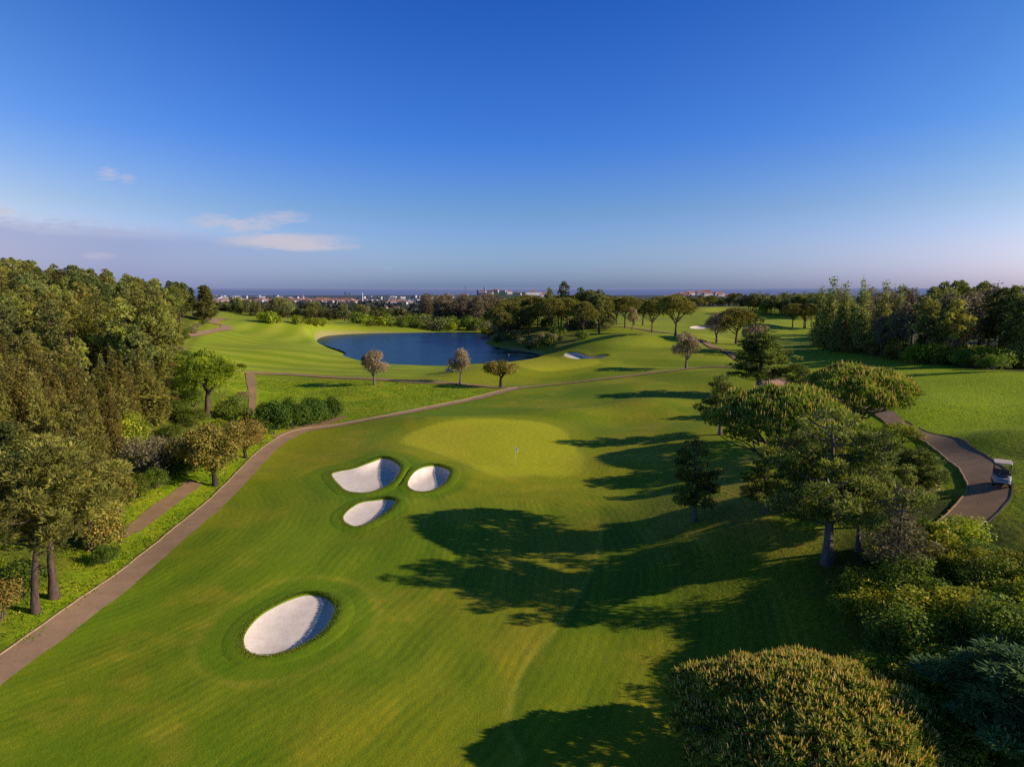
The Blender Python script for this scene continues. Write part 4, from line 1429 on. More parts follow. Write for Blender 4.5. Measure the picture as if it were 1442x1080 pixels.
g, lab = 'bushes on the right shore of the pond', 'bush on the shaded right shore of the pond'
for (u, v, s) in [(690, 474, 6), (700, 470, 5), (715, 478, 3), (735, 484, 2.4), (755, 488, 3), (770, 486, 3.2), (778, 480, 3), (762, 478, 3), (790, 480, 2), (745, 492, 1.6), (700, 482, 2.5), (725, 474, 3), (785, 474, 4), (686, 470, 6), (694, 468, 7), (820, 478, 3)]:
    p = G(u, v)
    plant(random.choice(['fbush0', 'fbush2', 'shg1', 'shdry']), p[0], p[1], s, s * 1.5, label=lab, cat='bush', group=g)

# distant woods: one mass nobody could count
FW = Fol()
rg = np.random.default_rng(5)
k = 5200
Lr = rg.uniform(math.log(640), math.log(6500), k)
tr_ = rg.uniform(-.75, .75, k)
yy = np.exp(Lr)
xx = yy * tr_
dn = fbm(xx / 260, yy / 420, 77, 2)
ok = dn > .50
xx, yy = xx[ok], yy[ok]
zz = H(xx, yy)
sz = rg.uniform(4, 8, len(xx)) * (1 + yy / 5000)
for q_ in range(9):
    c_ = np.stack([xx, yy, zz + sz * .6], 1) + rg.normal(size=(len(xx), 3)) * sz[:, None] * [.6, .6, .28]
    nn = unit(rg.normal(size=c_.shape) + [0, -.5, .6])
    a = unit(np.cross(nn, rg.normal(size=c_.shape)))
    V, _ = rhombs(c_, a * sz[:, None] * .55, np.cross(nn, a) * sz[:, None] * .45)
    FW.add(V, np.clip(rg.random(len(xx)) * .5, 0, 1), smooth(700, 6000, yy))  # tip channel grows with distance: blue haze painted on the leaves
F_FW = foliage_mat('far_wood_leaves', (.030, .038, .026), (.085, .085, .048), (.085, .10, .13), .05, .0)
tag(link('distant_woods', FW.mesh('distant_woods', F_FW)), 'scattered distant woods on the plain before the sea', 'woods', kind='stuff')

# ------------------------------------------------------------------ the town
def wallm(nm, c):
    m, nt = mat(nm)
    b = nd(nt, 'ShaderNodeBsdfPrincipled', Roughness=.8)
    oi = nt.nodes.new('ShaderNodeObjectInfo')
    nt.links.new(mix(nt, mth(nt, 'MULTIPLY', oi.outputs['Random'], .55), c, (.42, .36, .34)), b.inputs['Base Color'])
    finish(nt, b.outputs[0])
    return m


M_WALL = wallm('pale_render', (.66, .60, .60))
M_ROOF = simple('clay_tiles', (.42, .20, .15), .8, 0, .2, .1)
M_ROOFG = simple('grey_roofing', (.30, .29, .32), .8, 0, .2, .1)
M_WIN = simple('dark_window_glass', (.10, .11, .14), .3, 0, .1, .1)


def house_mesh(w, d, h, roof, rh, floors, rm):
    """walls with recessed-looking window bands set proud, hip or flat roof with a parapet"""
    V, F, MI = [], [], []

    def box(x0, x1, y0, y1, z0, z1, mi):
        o = len(V)
        V.extend([(x0, y0, z0), (x1, y0, z0), (x1, y1, z0), (x0, y1, z0), (x0, y0, z1), (x1, y0, z1), (x1, y1, z1), (x0, y1, z1)])
        for f in ((0, 1, 5, 4), (1, 2, 6, 5), (2, 3, 7, 6), (3, 0, 4, 7), (4, 5, 6, 7)):
            F.append([o + i for i in f]); MI.append(mi)
    box(-w / 2, w / 2, -d / 2, d / 2, -4, h, 0)
    nw = max(3, int(w / 5))
    for fl in range(floors):
        z = h / floors * (fl + .35)
        for i in range(nw):
            x = -w / 2 + w / nw * (i + .5)
            box(x - w / nw * .22, x + w / nw * .22, -d / 2 - .12, -d / 2 + .1, z, z + h / floors * .42, 2)
    if roof == 'hip':
        o = len(V)
        e = .8
        V.extend([(-w / 2 - e, -d / 2 - e, h + .05), (w / 2 + e, -d / 2 - e, h + .05), (w / 2 + e, d / 2 + e, h + .05), (-w / 2 - e, d / 2 + e, h + .05),
                  (-w / 2 + d / 2.2, 0, h + rh), (w / 2 - d / 2.2, 0, h + rh)])
        for f in ((0, 1, 5, 4), (2, 3, 4, 5)):
            F.append([o + i for i in f]); MI.append(1)
        F.append([o + 1, o + 2, o + 5, o + 5]); MI.append(1)
        F.append([o + 3, o, o + 4, o + 4]); MI.append(1)
    else:
        box(-w / 2 - .3, w / 2 + .3, -d / 2 - .3, d / 2 + .3, h + .05, h + .9, 1)
    quads = [f for f in F if len(set(f)) == 4]
    tris = [list(dict.fromkeys(f)) for f in F if len(set(f)) == 3]
    mi = [MI[i] for i, f in enumerate(F) if len(set(f)) == 4] + [MI[i] for i, f in enumerate(F) if len(set(f)) == 3]
    return npmesh('house', V, quads, tris if tris else None, [M_WALL, rm, M_WIN], mi)


HM = [house_mesh(22, 13, 7, 'hip', 4, 2, M_ROOF), house_mesh(30, 14, 9, 'hip', 4.5, 3, M_ROOF), house_mesh(28, 16, 14, 'flat', 1, 4, M_ROOFG), house_mesh(44, 16, 12, 'hip', 5, 4, M_ROOF),
      house_mesh(60, 26, 8, 'flat', 1, 1, M_ROOFG), house_mesh(16, 12, 6, 'hip', 4, 2, M_ROOF)]


def house(i, u, y, vtop=None, label='', group=None, nm='town_house', sc_=1., cat='house'):
    x = (u - 721) / FOC * y
    o = link(nm, HM[i])
    o.location = (x, y, Hs(x, y))
    o.rotation_euler = (0, 0, random.uniform(-.5, .5))
    o.scale = (sc_, sc_, sc_)
    tag(o, label, cat, group)
    return o


for k in range(120):
    house(random.choice([0, 1, 1, 3, 5]), random.uniform(302, 520) if k % 3 else random.uniform(430, 500), random.uniform(3200, 5200), label='small pale house with clay roof in the coastal town', group='clay roofed houses of the coastal town', sc_=random.uniform(.9, 1.5))
for k in range(60):
    house(2, random.choice([random.uniform(302, 350), random.uniform(302, 420), random.uniform(505, 640)]), random.uniform(5000, 7500), label='pale apartment block in the coastal town', group='apartment blocks of the coastal town', nm='apartment_block', cat='building', sc_=random.uniform(1.1, 1.9))
for k in range(24):
    house(4, random.uniform(500, 640), random.uniform(3400, 5200), label='long low pale warehouse in the coastal town', group='warehouses of the coastal town', nm='warehouse', cat='building', sc_=random.uniform(1., 1.6))
for k in range(46):
    house(random.choice([0, 1, 3]), random.uniform(935, 1030), random.uniform(3500, 4400), label='pinkish house on the low hill by the sea', group='houses on the low hill by the sea', sc_=random.uniform(1., 1.6))
for k in range(26):
    house(random.choice([1, 2, 4, 5]), random.uniform(636, 800), random.uniform(1900, 2500), label='pale house on the rise behind the pond', group='houses on the rise behind the pond', sc_=random.uniform(.6, 1.))
for k in range(14):
    house(random.choice([0, 1]), random.uniform(1090, 1150), random.uniform(3400, 5000), label='far pale house above the right treeline', group='far houses above the right treeline')
for k, (u, y, s) in enumerate([(560, 2300, 1.0), (552, 2340, .8), (569, 2290, .7)]):
    house(3, u, y, label=['orange roofed villa, central wing', 'orange roofed villa, left wing', 'orange roofed villa, right wing with pale walls'][k], sc_=s, nm='villa')
for k, (u, y, lb) in enumerate([(543, 1500, 'small white farmhouse in the field, left one'), (560, 1500, 'small white farmhouse in the field, right one'), (376, 1700, 'cream farmhouse behind the conifer belt'), (393, 1720, 'low cream house right of the farmhouse'), (450, 1400, 'white shed in the field behind the conifers')]):
    house(0 if k != 2 else 1, u, y, label=lb, nm='farmhouse', sc_=.55 if k != 2 else .9)


def small_mesh(boxes, cyls, mats_):
    V, Q, MI = [], [], []
    for (x0, x1, y0, y1, z0, z1, mi) in boxes:
        o = len(V)
        V.extend([(x0, y0, z0), (x1, y0, z0), (x1, y1, z0), (x0, y1, z0), (x0, y0, z1), (x1, y0, z1), (x1, y1, z1), (x0, y1, z1)])
        for f in ((0, 1, 5, 4), (1, 2, 6, 5), (2, 3, 7, 6), (3, 0, 4, 7), (4, 5, 6, 7), (3, 2, 1, 0)):
            Q.append([o + i for i in f]); MI.append(mi)
    for (pts, rad, s, mi) in cyls:
        o = len(V)
        vv, q = tube(pts, rad, s)
        V.extend([tuple(a) for a in vv])
        for f in q:
            Q.append([o + i for i in f]); MI.append(mi)
    return npmesh('m', V, Q, None, mats_, MI)


def part(name, boxes, cyls, mats_, parent=None, bevel=0.):
    o = link(name, small_mesh(boxes, cyls, mats_), parent)
    if bevel:
        md = o.modifiers.new('bevel', 'BEVEL')
        md.width = bevel
        md.segments = 2
    return o


def at_uy(u, y):
    x = (u - 721) / FOC * y
    return (x, y, Hs(x, y))


M_WHITE = simple('white_paint', (.75, .74, .72), .5, 0, .05, 1)
M_GREY = simple('grey_concrete', (.35, .34, .35), .8, 0, .1, .5)
M_DARKM = simple('dark_metal', (.03, .03, .035), .5, .3, .1, 4)
t = empty('chimney_tower', at_uy(512, 3000))
tag(t, 'slender white chimney tower at the edge of the coastal town', 'tower')
part('shaft', [], [([(0, 0, 0), (0, 0, 26), (0, 0, 46)], [3, 2.4, 2.2], 10, 0)], [M_WHITE], t)
part('platform', [(-3.4, 3.4, -3.4, 3.4, 36, 38, 0)], [], [M_GREY], t)
t = empty('water_tower', at_uy(683, 2450))
tag(t, 'grey water tower on the skyline rise', 'tower')
part('shaft', [], [([(0, 0, 0), (0, 0, 16)], [2.4, 2.2], 10, 0)], [M_GREY], t)
part('tank', [], [([(0, 0, 15), (0, 0, 17), (0, 0, 22), (0, 0, 23)], [2, 4.2, 4.2, 1.5], 12, 0)], [M_GREY], t)
t = empty('water_tower', at_uy(673, 2450))
tag(t, 'shorter dark tower left of the grey water tower', 'tower')
part('shaft', [], [([(0, 0, 0), (0, 0, 17)], [3, 2.6], 8, 0)], [M_DARKM], t)
part('cap', [], [([(0, 0, 17), (0, 0, 18.5)], [3.4, 3.4], 8, 0)], [M_GREY], t)
t = empty('radio_mast', at_uy(656, 2400))
tag(t, 'thin radio mast on the skyline rise', 'mast')
part('mast_pole', [], [([(0, 0, 0), (0, 0, 40)], [.5, .3], 5, 0)], [M_DARKM], t)
part('antenna', [(-1.2, 1.2, -.2, .2, 30, 31, 0), (-.9, .9, -.2, .2, 36, 37, 0)], [], [M_DARKM], t)
t = empty('church_tower', at_uy(429, 4200))
tag(t, 'small red topped tower in the coastal town', 'tower')
part('shaft', [(-5, 5, -5, 5, 0, 34, 0)], [], [M_WALL], t)
part('spire', [], [([(0, 0, 34), (0, 0, 48)], [6, .3], 4, 0)], [M_ROOF], t)
for lb, u in (('palm on the plain, left one of the pair', 488), ('palm on the plain, right one of the pair', 493.5)):
    p_ = at_uy(u, 760)
    t = empty('palm_tree', p_)
    tag(t, lb, 'tree')
    hh = 22 - p_[2] - 9 / FOC * 760 - (1 if u > 490 else 0)
    part('trunk', [], [([(0, 0, 0), (.3, 0, hh * .5), (0, 0, hh)], [.35, .3, .25], 6, 0)], [B_GREY], t)
    f = Fol()
    for a in np.arange(26) * 2.4:
        el = random.uniform(-.4, .9)
        d = unit(np.array([[cos(a), sin(a), el]]))
        for s_, dz_ in ((.5, 0), (1.4, -.35)):
            V, _ = rhombs(np.array([[0, 0, hh]]) + d * s_ * 1.2 + [0, 0, dz_], d * 1.0, unit(np.cross(d, [[0, 0, 1.]])) * .35)
            f.add(V, random.random())
    link('fronds', f.mesh('fronds', F_FAR), t)
p_ = at_uy(395, 1300)
for dx_, hh in ((-8, 13), (0, 17), (7, 14), (14, 11)):
    plant('fround0', p_[0] + dx_, p_[1] + dx_ * .3, hh + 8, 20, label='dark tree of the clump standing before the town', group='dark clump before the town')

# ------------------------------------------------------------------ bunkers
m, nt = mat('bunker_sand')
b = nd(nt, 'ShaderNodeBsdfPrincipled', Roughness=.95)
b.inputs['Specular IOR Level'].default_value = .05
n1, n2, n3 = noise(nt, 1.1, 4, .6), noise(nt, 3.1, 8, .62), noise(nt, 1.6, 3, .6, None, (1, .6, 1))
rk = nd(nt, 'ShaderNodeTexWave', Scale=2.2, Distortion=5., Detail=3.)
gp = nt.nodes.new('ShaderNodeNewGeometry')
nt.links.new(gp.outputs['Position'], rk.inputs['Vector'])
c = mix(nt, rng_map(nt, n1, .35, .65), (.80, .69, .61), (.89, .79, .71))
c = mix(nt, rng_map(nt, n2, .5, .8, 0, .45), c, (.60, .48, .44))
nt.links.new(c, b.inputs['Base Color'])
bp = nd(nt, 'ShaderNodeBump', Strength=.28, Distance=.07)
nt.links.new(mth(nt, 'ADD', mth(nt, 'ADD', mth(nt, 'MULTIPLY', n3, .8), mth(nt, 'MULTIPLY', n2, 1.1)), 0.), bp.inputs['Height'])
nt.links.new(bp.outputs[0], b.inputs['Normal'])
finish(nt, b.outputs[0])
M_SAND = m
F_RIM = foliage_mat('rim_grass', (.07, .13, .008), (.24, .28, .02), (.45, .34, .08), .25, 0)
BL = dict(big='large oval white sand bunker nearest the camera', left='broad lobed white sand bunker, left one of the three before the green',
          right='small round sand bunker, nearest to the putting green', small='slim sand bunker in front of the lobed one',
          far='long white sand bunker beside the second green behind the pond path', hill='thin white bunker seen beyond the olive on the fairway', top='tiny white bunker beside the topmost green')
for b in bunk:
    poly, c, R = b['poly'], b['c'], b['R']
    N = len(poly)
    tn = np.roll(poly, -1, 0) - np.roll(poly, 1, 0)
    nr = np.stack([tn[:, 1], -tn[:, 0]], 1)
    nr /= np.hypot(*nr.T)[:, None]
    if ((poly - c) * nr).sum(1).mean() < 0:
        nr = -nr
    h0 = H0(poly[:, 0], poly[:, 1])
    side = np.clip(((poly - c) * np.array([.93, .37])).sum(1) / R, -1, 1)
    lip = .10 * smooth(-.2, .9, side) + .04
    wig = .02 * np.sin(np.arange(N) * .6)
    root = empty('sand_bunker', (c[0], c[1], 0))
    tag(root, BL[b['name']], 'bunker')
    inv = np.array([c[0], c[1], 0])
    rows, rr = [], np.linspace(1, 0, 22)
    zc = np.percentile(h0 - lip, 20) - b['lip'] * .26
    pw = 3.0 + 4.0 * smooth(-.2, .8, side)
    for s in rr:
        xy = c + (poly + nr * .05 - c) * s
        zz_ = zc + (h0 - lip - zc) * s ** pw
        rows.append(np.column_stack([xy, zz_]))
    V = np.concatenate(rows) - inv
    link('sand', npmesh('sand', V, grid_quads(22, N, True), None, [M_SAND], smooth_=True), root)
    rows = []
    sc_ = 1 if b['name'] in ('big', 'left', 'right', 'small') else 2.
    for off, dz in ((1.5, -.06), (1.2, .015), (.8, .04), (.35, .06), (.08, .07), (.0, .03)):
        xy = poly + nr * (off * sc_ + (wig[:, None] if off < .1 else 0))
        rows.append(np.column_stack([xy, (H(xy[:, 0], xy[:, 1]) if off > 1. else H0(xy[:, 0], xy[:, 1])) + dz]))
    xy = poly - nr * .02
    rows.append(np.column_stack([xy, h0 - lip - .1]))
    V = np.concatenate(rows)
    link('grass_lip', npmesh('grass_lip', V - inv, grid_quads(7, N, True), None, [M_GROUND], None, [('gcol', gcol(V[:, 0], V[:, 1])), ('mow', mow(V[:, 0], V[:, 1]))], True), root)
    # longer grass along the lip
    f = Fol()
    k = int(N * (90 if sc_ == 1 else 30))
    ii = rng.integers(0, N, k)
    tt = rng.random((k, 1))
    q0 = poly[ii] * (1 - tt) + np.roll(poly, -1, 0)[ii] * tt
    of = np.abs(rng.normal(size=(k, 1))) * .22
    q1 = q0 + nr[ii] * (of - .03)
    z = H0(q1[:, 0], q1[:, 1]) + .06
    hg = (.07 + .11 * smooth(-.2, .8, side[ii]))[:, None] * rng.uniform(.6, 1.2, (k, 1)) * sc_
    d = unit(np.column_stack([-nr[ii] * .5, np.ones(k)]) + rng.normal(size=(k, 3)) * .4)
    sdv = unit(np.cross(d, rng.normal(size=(k, 3)))) * .014 * sc_
    V, _ = rhombs(np.column_stack([q1, z]) + d * hg * .5, d * hg * .5, sdv)
    f.add(V - inv, rng.random(k) * (.3 + .7 * (1 - smooth(-.2, .6, side[ii]))), (rng.random(k) < .25 * (side[ii] < .2)).astype(float))
    link('grass_fringe', f.mesh('grass_fringe', F_RIM), root)

# ------------------------------------------------------------------ long grass of the meadow and rough: nobody could count it
M_TUFT = foliage_mat('meadow_grass', (.16, .24, .010), (.34, .42, .02), (.55, .48, .08), .35, 0)


def grass_field(name, label, poly, k, hgt, wid, seed, thresh=.4, tipf=.05, m=M_TUFT):
    rg = np.random.default_rng(seed)
    b0, b1 = poly.min(0), poly.max(0)
    x, y = rg.uniform(b0[0], b1[0], k * 5), rg.uniform(b0[1], b1[1], k * 5)
    u = x / np.maximum(y, 1)
    ok = (np.abs(u) < .82) & (y < 190)
    # nearer ground gets more tufts
    ok &= rg.random(len(x)) < np.clip((60 / np.maximum(y, 20)) ** 1.2, 0, 1)
    x, y = x[ok], y[ok]
    ok = (sdist(x, y, poly) > .3) & (fbm(x / 2.2, y / 2.2, seed) > thresh)
    x, y = x[ok][:k], y[ok][:k]
    for tr_w in TRACKS:
        ok = np.abs(sdist(x, y, tr_w, False)) > 1.1
        x, y = x[ok], y[ok]
    k = len(x)
    K = 5
    f = Fol()
    base = np.repeat(np.stack([x, y, H(x, y)], 1), K, 0) + rg.normal(size=(k * K, 3)) * [.09, .09, 0]
    sc_ = np.repeat(rg.uniform(.4, 1.3, k) * (1 + y / 220), K)[:, None]
    d = unit(rg.normal(size=(k * K, 3)) * .45 + [0, 0, 1])
    L = hgt * sc_ * rg.uniform(.6, 1.2, (k * K, 1))
    sdv = unit(np.cross(d, rg.normal(size=(k * K, 3)))) * wid * sc_
    V, _ = rhombs(base + d * L * .48, d * L * .5, sdv)
    f.add(V, np.repeat(np.clip(rg.random(k) * .9 + .1, 0, 1), K), np.repeat((rg.random(k) < tipf).astype(float), K))
    tag(link(name, f.mesh(name, m)), label, 'grass', kind='stuff')


grass_field('meadow_grass', 'long lime green grass on the verge between the paths and the wood', Z_MEAD, 20000, .13, .03, 3, .40)
Z_HILL = GW([(1240, 545), (1441, 545), (1441, 700), (1405, 700), (1392, 655), (1340, 622), (1270, 590)], m=2)
M_RT = foliage_mat('rough_grass', (.24, .27, .010), (.46, .48, .02), None, .35, 0)
Z_LR = GW([(1120, 860), (1200, 870), (1215, 960), (1240, 1079), (900, 1079), (900, 980), (1040, 930)], m=2)

# ------------------------------------------------------------------ flags
M_POLE = simple('flagstick_paint', (.78, .72, .40), .4, 0, .05, 1)
M_FLAG = simple('white_flag_cloth', (.85, .85, .82), .7, 0, .05, 3)
M_HOLE = simple('dark_cup', (.02, .02, .02), .8, 0, 0, 1)


def flag(u, v, label, h=2.3):
    p = G(u, v)
    t = empty('golf_flag', p)
    tag(t, label, 'flag')
    part('flagstick', [], [([(0, 0, -.1), (0, 0, h)], [.022, .018], 8, 0)], [M_POLE], t)
    X, Z = np.meshgrid(np.linspace(0, .42, 9), np.linspace(h - .48, h, 6))
    Y = .05 * np.sin(X * 14) * X / .42
    V = np.stack([X.ravel() * .55 + .02, Y.ravel(), (Z - .18 * (X / .42) ** 2).ravel()], 1)
    link('flag_cloth', npmesh('flag_cloth', V, grid_quads(6, 9), None, [M_FLAG], smooth_=True), t)
    part('cup', [], [([(0, 0, .0), (0, 0, .012)], [.054, .054], 12, 0)], [M_HOLE], t)


flag(726.4, 655.4, 'white flag on a thin pole in the main putting green')
flag(716, 507.5, 'far small white flag on the second green by the pond')


# ------------------------------------------------------------------ golf carts
M_CBODY = simple('cart_body_white', (.50, .49, .49), .25, 0, .05, 2, spec=.5)
M_CROOF = simple('cart_roof_beige', (.60, .48, .42), .45, 0, .05, 2)
M_BLACK = simple('black_plastic', (.012, .012, .014), .45, 0, .1, 5)
M_SEAT = simple('beige_vinyl', (.10, .085, .075), .5, 0, .1, 5)
M_TYRE = simple('tyre_rubber', (.015, .015, .016), .85, 0, .1, 8)
M_RIM = simple('steel_rim', (.45, .45, .46), .3, .8, .05, 5)
M_LAMP = simple('lamp_lens', (.75, .72, .62), .15, 0, .03, 5, spec=.7)
M_PLATE = simple('yellow_plate', (.65, .50, .08), .5, 0, .03, 5)
m, nt = mat('windscreen')
gb = nd(nt, 'ShaderNodeBsdfGlass', Roughness=.02, IOR=1.05)
finish(nt, gb.outputs[0])
M_GLASS = m


def loft(name, secs, m, parent, bevel=.02):
    """body lofted front to back from (y, halfwidth, zlow, zhigh) sections with rounded shoulders"""
    V = []
    for (y, w, z0, z1) in secs:
        r = min(.12, (z1 - z0) * .35)
        V += [(-w, y, z0), (-w, y, z1 - r), (-w + r * .35, y, z1 - r * .3), (-w + r, y, z1), (w - r, y, z1), (w - r * .35, y, z1 - r * .3), (w, y, z1 - r), (w, y, z0)]
    k = len(secs)
    Q = grid_quads(k, 8, True).tolist()
    F = [[0, 1, 2, 3], [0, 3, 4, 7], [4, 5, 6, 7]]
    Q += [[(k - 1) * 8 + i for i in f] for f in F] + [f[::-1] for f in F]
    return link(name, npmesh(name, V, Q, None, [m], smooth_=False), parent)


def golf_cart(loc, rz, label, tilt=(0, 0)):
    t = empty('golf_cart', loc, rz)
    t.rotation_euler = (tilt[0], tilt[1], rz)
    tag(t, label, 'golf cart')
    # front of the cart faces -y
    loft('front_cowl', [(-1.18, .42, .32, .52), (-1.10, .53, .27, .66), (-.92, .58, .24, .80), (-.70, .60, .22, .90), (-.55, .60, .22, .93)], M_CBODY, t)
    loft('rear_body', [(.12, .60, .25, .62), (.5, .62, .30, .72), (.95, .60, .36, .78), (1.12, .52, .42, .70)], M_CBODY, t)
    part('floor', [(-.58, .58, -.56, .14, .22, .30, 0)], [], [M_BLACK], t, .01)
    part('grille', [(-.34, .34, -1.165, -1.10, .44, .60, 0)], [], [M_BLACK], t)
    part('hood_panel', [(-.36, .36, -1.03, -.68, .83, .915, 0)], [], [M_BLACK], t, .02)
    part('bumper', [(-.50, .50, -1.26, -1.17, .26, .38, 0)], [], [M_BLACK], t, .02)
    part('number_plate', [(.12, .36, -1.275, -1.262, .27, .35, 0)], [], [M_PLATE], t)
    for s in (-1, 1):
        part('headlight', [(s * .44 - .075, s * .44 + .075, -1.15, -1.06, .54, .63, 0)], [], [M_LAMP], t, .015)
    part('seat', [(-.54, .54, -.02, .46, .62, .78, 0)], [], [M_SEAT], t, .04)
    part('backrest', [(-.54, .54, .44, .56, .78, 1.14, 0)], [], [M_SEAT], t, .04)
    part('dashboard', [(-.56, .56, -.60, -.46, .86, 1.0, 0)], [], [M_BLACK], t, .03)
    sw = part('steering_wheel', [], [([(-.28 + .17 * cos(a), -.36 + .06 * sin(a), 1.02 + .16 * sin(a)) for a in np.linspace(0, 2 * pi, 17)], [.016] * 17, 6, 0),
                                     ([(-.28, -.50, .92), (-.28, -.36, 1.02)], [.02, .02], 6, 0)], [M_BLACK], t)
    for sx in (-1, 1):
        part('roof_pillar', [], [([(sx * .54, -.62, .90), (sx * .53, -.42, 1.80)], [.034, .034], 8, 0)], [M_BLACK], t)
        part('roof_pillar', [], [([(sx * .54, .66, .74), (sx * .53, .58, 1.80)], [.022, .022], 8, 0)], [M_BLACK], t)
    part('windscreen', [(-.50, .50, -.52, -.512, 1.0, 1.74, 0)], [], [M_GLASS], t)
    loft('roof', [(-.72, .52, 1.80, 1.84), (-.62, .60, 1.80, 1.88), (0, .62, 1.81, 1.91), (.72, .60, 1.80, 1.88), (.82, .54, 1.80, 1.84)], M_CROOF, t)
    part('bag_rack', [(-.45, .45, 1.0, 1.16, .55, .60, 0)], [([(-.4, 1.08, .6), (-.4, 1.12, 1.1), (.4, 1.12, 1.1), (.4, 1.08, .6)], [.018] * 4, 6, 0)], [M_BLACK], t)
    for sx in (-1, 1):
        for yy_ in (-.82, .78):
            w = part('wheel', [], [([(sx * (.46 + .0), yy_, .22), (sx * .50, yy_, .22), (sx * .60, yy_, .22), (sx * .63, yy_, .22)], [.19, .225, .225, .17], 18, 0)], [M_TYRE], t)
            part('rim', [], [([(sx * .56, yy_, .22), (sx * .632, yy_, .22), (sx * .636, yy_, .22)], [.12, .12, .02], 14, 0)], [M_RIM], w)
    return t


p = G(1409, 683)
golf_cart((p[0], p[1], p[2] + .09), radians(-32), 'white golf cart with beige roof driving on the right cart path')
p = G(634, 524)
golf_cart((p[0], p[1], p[2] + .02), radians(75), 'far white golf cart parked behind the narrow olive tree')
p = G(1102, 505)
golf_cart((p[0], p[1], p[2] + .02), radians(60), 'golf cart standing on the fairway right of the dark layered cypress')

# ------------------------------------------------------------------ small hut under the cypress
M_TILE, nt = mat('hut_roof_tiles')
b = nd(nt, 'ShaderNodeBsdfPrincipled', Roughness=.85)
tc = nd(nt, 'ShaderNodeTexCoord')
wv = nd(nt, 'ShaderNodeTexWave', Scale=3.2, Distortion=.6)
nt.links.new(tc.outputs['Object'], wv.inputs['Vector'])
nt.links.new(mix(nt, wv.outputs['Fac'], (.30, .15, .12), (.44, .25, .20)), b.inputs['Base Color'])
finish(nt, b.outputs[0])
M_YEL = simple('ochre_render', (.42, .34, .10), .85, 0, .15, 1)
p = G(1090, 562)
t = empty('garden_hut', (p[0], p[1], p[2]), radians(20))
tag(t, 'small hut with reddish tiled roof half hidden by trees', 'hut')
part('wall', [(-2.1, 2.1, -1.4, 1.4, -.5, 2.1, 0)], [], [M_YEL], t)
V = [(-2.6, -1.9, 2.05), (2.6, -1.9, 2.05), (2.6, 1.9, 2.05), (-2.6, 1.9, 2.05), (-.9, 0, 3.3), (.9, 0, 3.3)]
link('roof', npmesh('roof', V, [(0, 1, 5, 4), (2, 3, 4, 5)], [(1, 2, 5), (3, 0, 4)], [M_TILE]), t)
part('door', [(-.45, .45, -1.43, -1.39, -.1, 1.85, 0)], [], [M_DARKM], t)

# ------------------------------------------------------------------ distant golfer
def golfer(u, v):
    p = G(u, v)
    t = empty('person', (p[0], p[1], p[2]), .6)
    tag(t, 'distant golfer in a dark top standing on the fairway beside the olive', 'person')
    vs = [(0, 0, .95), (0, 0, 1.2), (0, 0, 1.42), (0, 0, 1.55), (0, 0, 1.70), (-.1, 0, .9), (-.13, 0, .5), (-.14, .02, .06), (-.14, -.16, .04), (.1, 0, .9), (.13, 0, .5), (.14, .02, .06), (.14, -.16, .04),
          (-.19, 0, 1.4), (-.26, 0, 1.15), (-.18, -.16, .95), (.19, 0, 1.4), (.26, 0, 1.15), (.18, -.16, .95)]
    ed = [(0, 1), (1, 2), (2, 3), (3, 4), (0, 5), (5, 6), (6, 7), (7, 8), (0, 9), (9, 10), (10, 11), (11, 12), (2, 13), (13, 14), (14, 15), (2, 16), (16, 17), (17, 18)]
    rd = [.15, .15, .14, .06, .10, .09, .065, .045, .04, .09, .065, .045, .04, .06, .045, .035, .06, .045, .035]
    me = bpy.data.meshes.new('body')
    me.from_pydata(vs, ed, [])
    o = link('body', me, t)
    md = o.modifiers.new('skin', 'SKIN')
    for i, r in enumerate(rd):
        me.skin_vertices[0].data[i].radius = (r, r * .8) if len(me.skin_vertices) else (r, r)
    o.modifiers.new('sub', 'SUBSURF').levels = 1
    me.materials.append(simple('golfer_clothes', (.04, .035, .05), .8))
    return t


def mk_skin():
    p = G(984.5, 486)
    t = empty('person', (p[0], p[1], p[2]), .6)
    tag(t, 'distant golfer in a dark top standing on the fairway beside the olive', 'person')
    skin = simple('skin', (.45, .27, .19), .6)
    dark = simple('dark_top', (.03, .028, .04), .8)
    lite = simple('pale_trousers', (.5, .5, .48), .8)
    body = [([(0, 0, .88), (0, 0, 1.05), (0, 0, 1.3), (0, 0, 1.45), (0, 0, 1.50), (0, 0, 1.54), (0, -.01, 1.60), (0, -.01, 1.70), (0, 0, 1.76)], [.14, .15, .17, .15, .07, .055, .085, .09, .03], 12, 0)]
    for s in (-1, 1):
        body.append(([(s * .09, 0, .92), (s * .10, 0, .5), (s * .11, .02, .08), (s * .11, -.02, .03), (s * .11, -.18, .02)], [.095, .065, .045, .05, .035], 10, 0))
        body.append(([(s * .16, 0, 1.42), (s * .24, 0, 1.15), (s * .16, -.2, .95), (s * .12, -.26, .90)], [.055, .045, .032, .03], 8, 0))
    part('body', [], body, [skin], t)
    part('shirt', [], [([(0, 0, .86), (0, 0, 1.05), (0, 0, 1.3), (0, 0, 1.46), (0, 0, 1.50)], [.155, .165, .185, .165, .08], 12, 0)] +
         [([(s * .15, 0, 1.44), (s * .24, 0, 1.18)], [.07, .06], 8, 0) for s in (-1, 1)], [dark], t)
    part('trousers', [], [([(s * .09, 0, .94), (s * .10, 0, .5), (s * .11, .02, .1)], [.11, .085, .06], 10, 0) for s in (-1, 1)], [lite], t)
    part('hair', [], [([(0, .02, 1.66), (0, .02, 1.74), (0, .02, 1.79)], [.1, .1, .03], 10, 0)], [dark], t)


mk_skin()

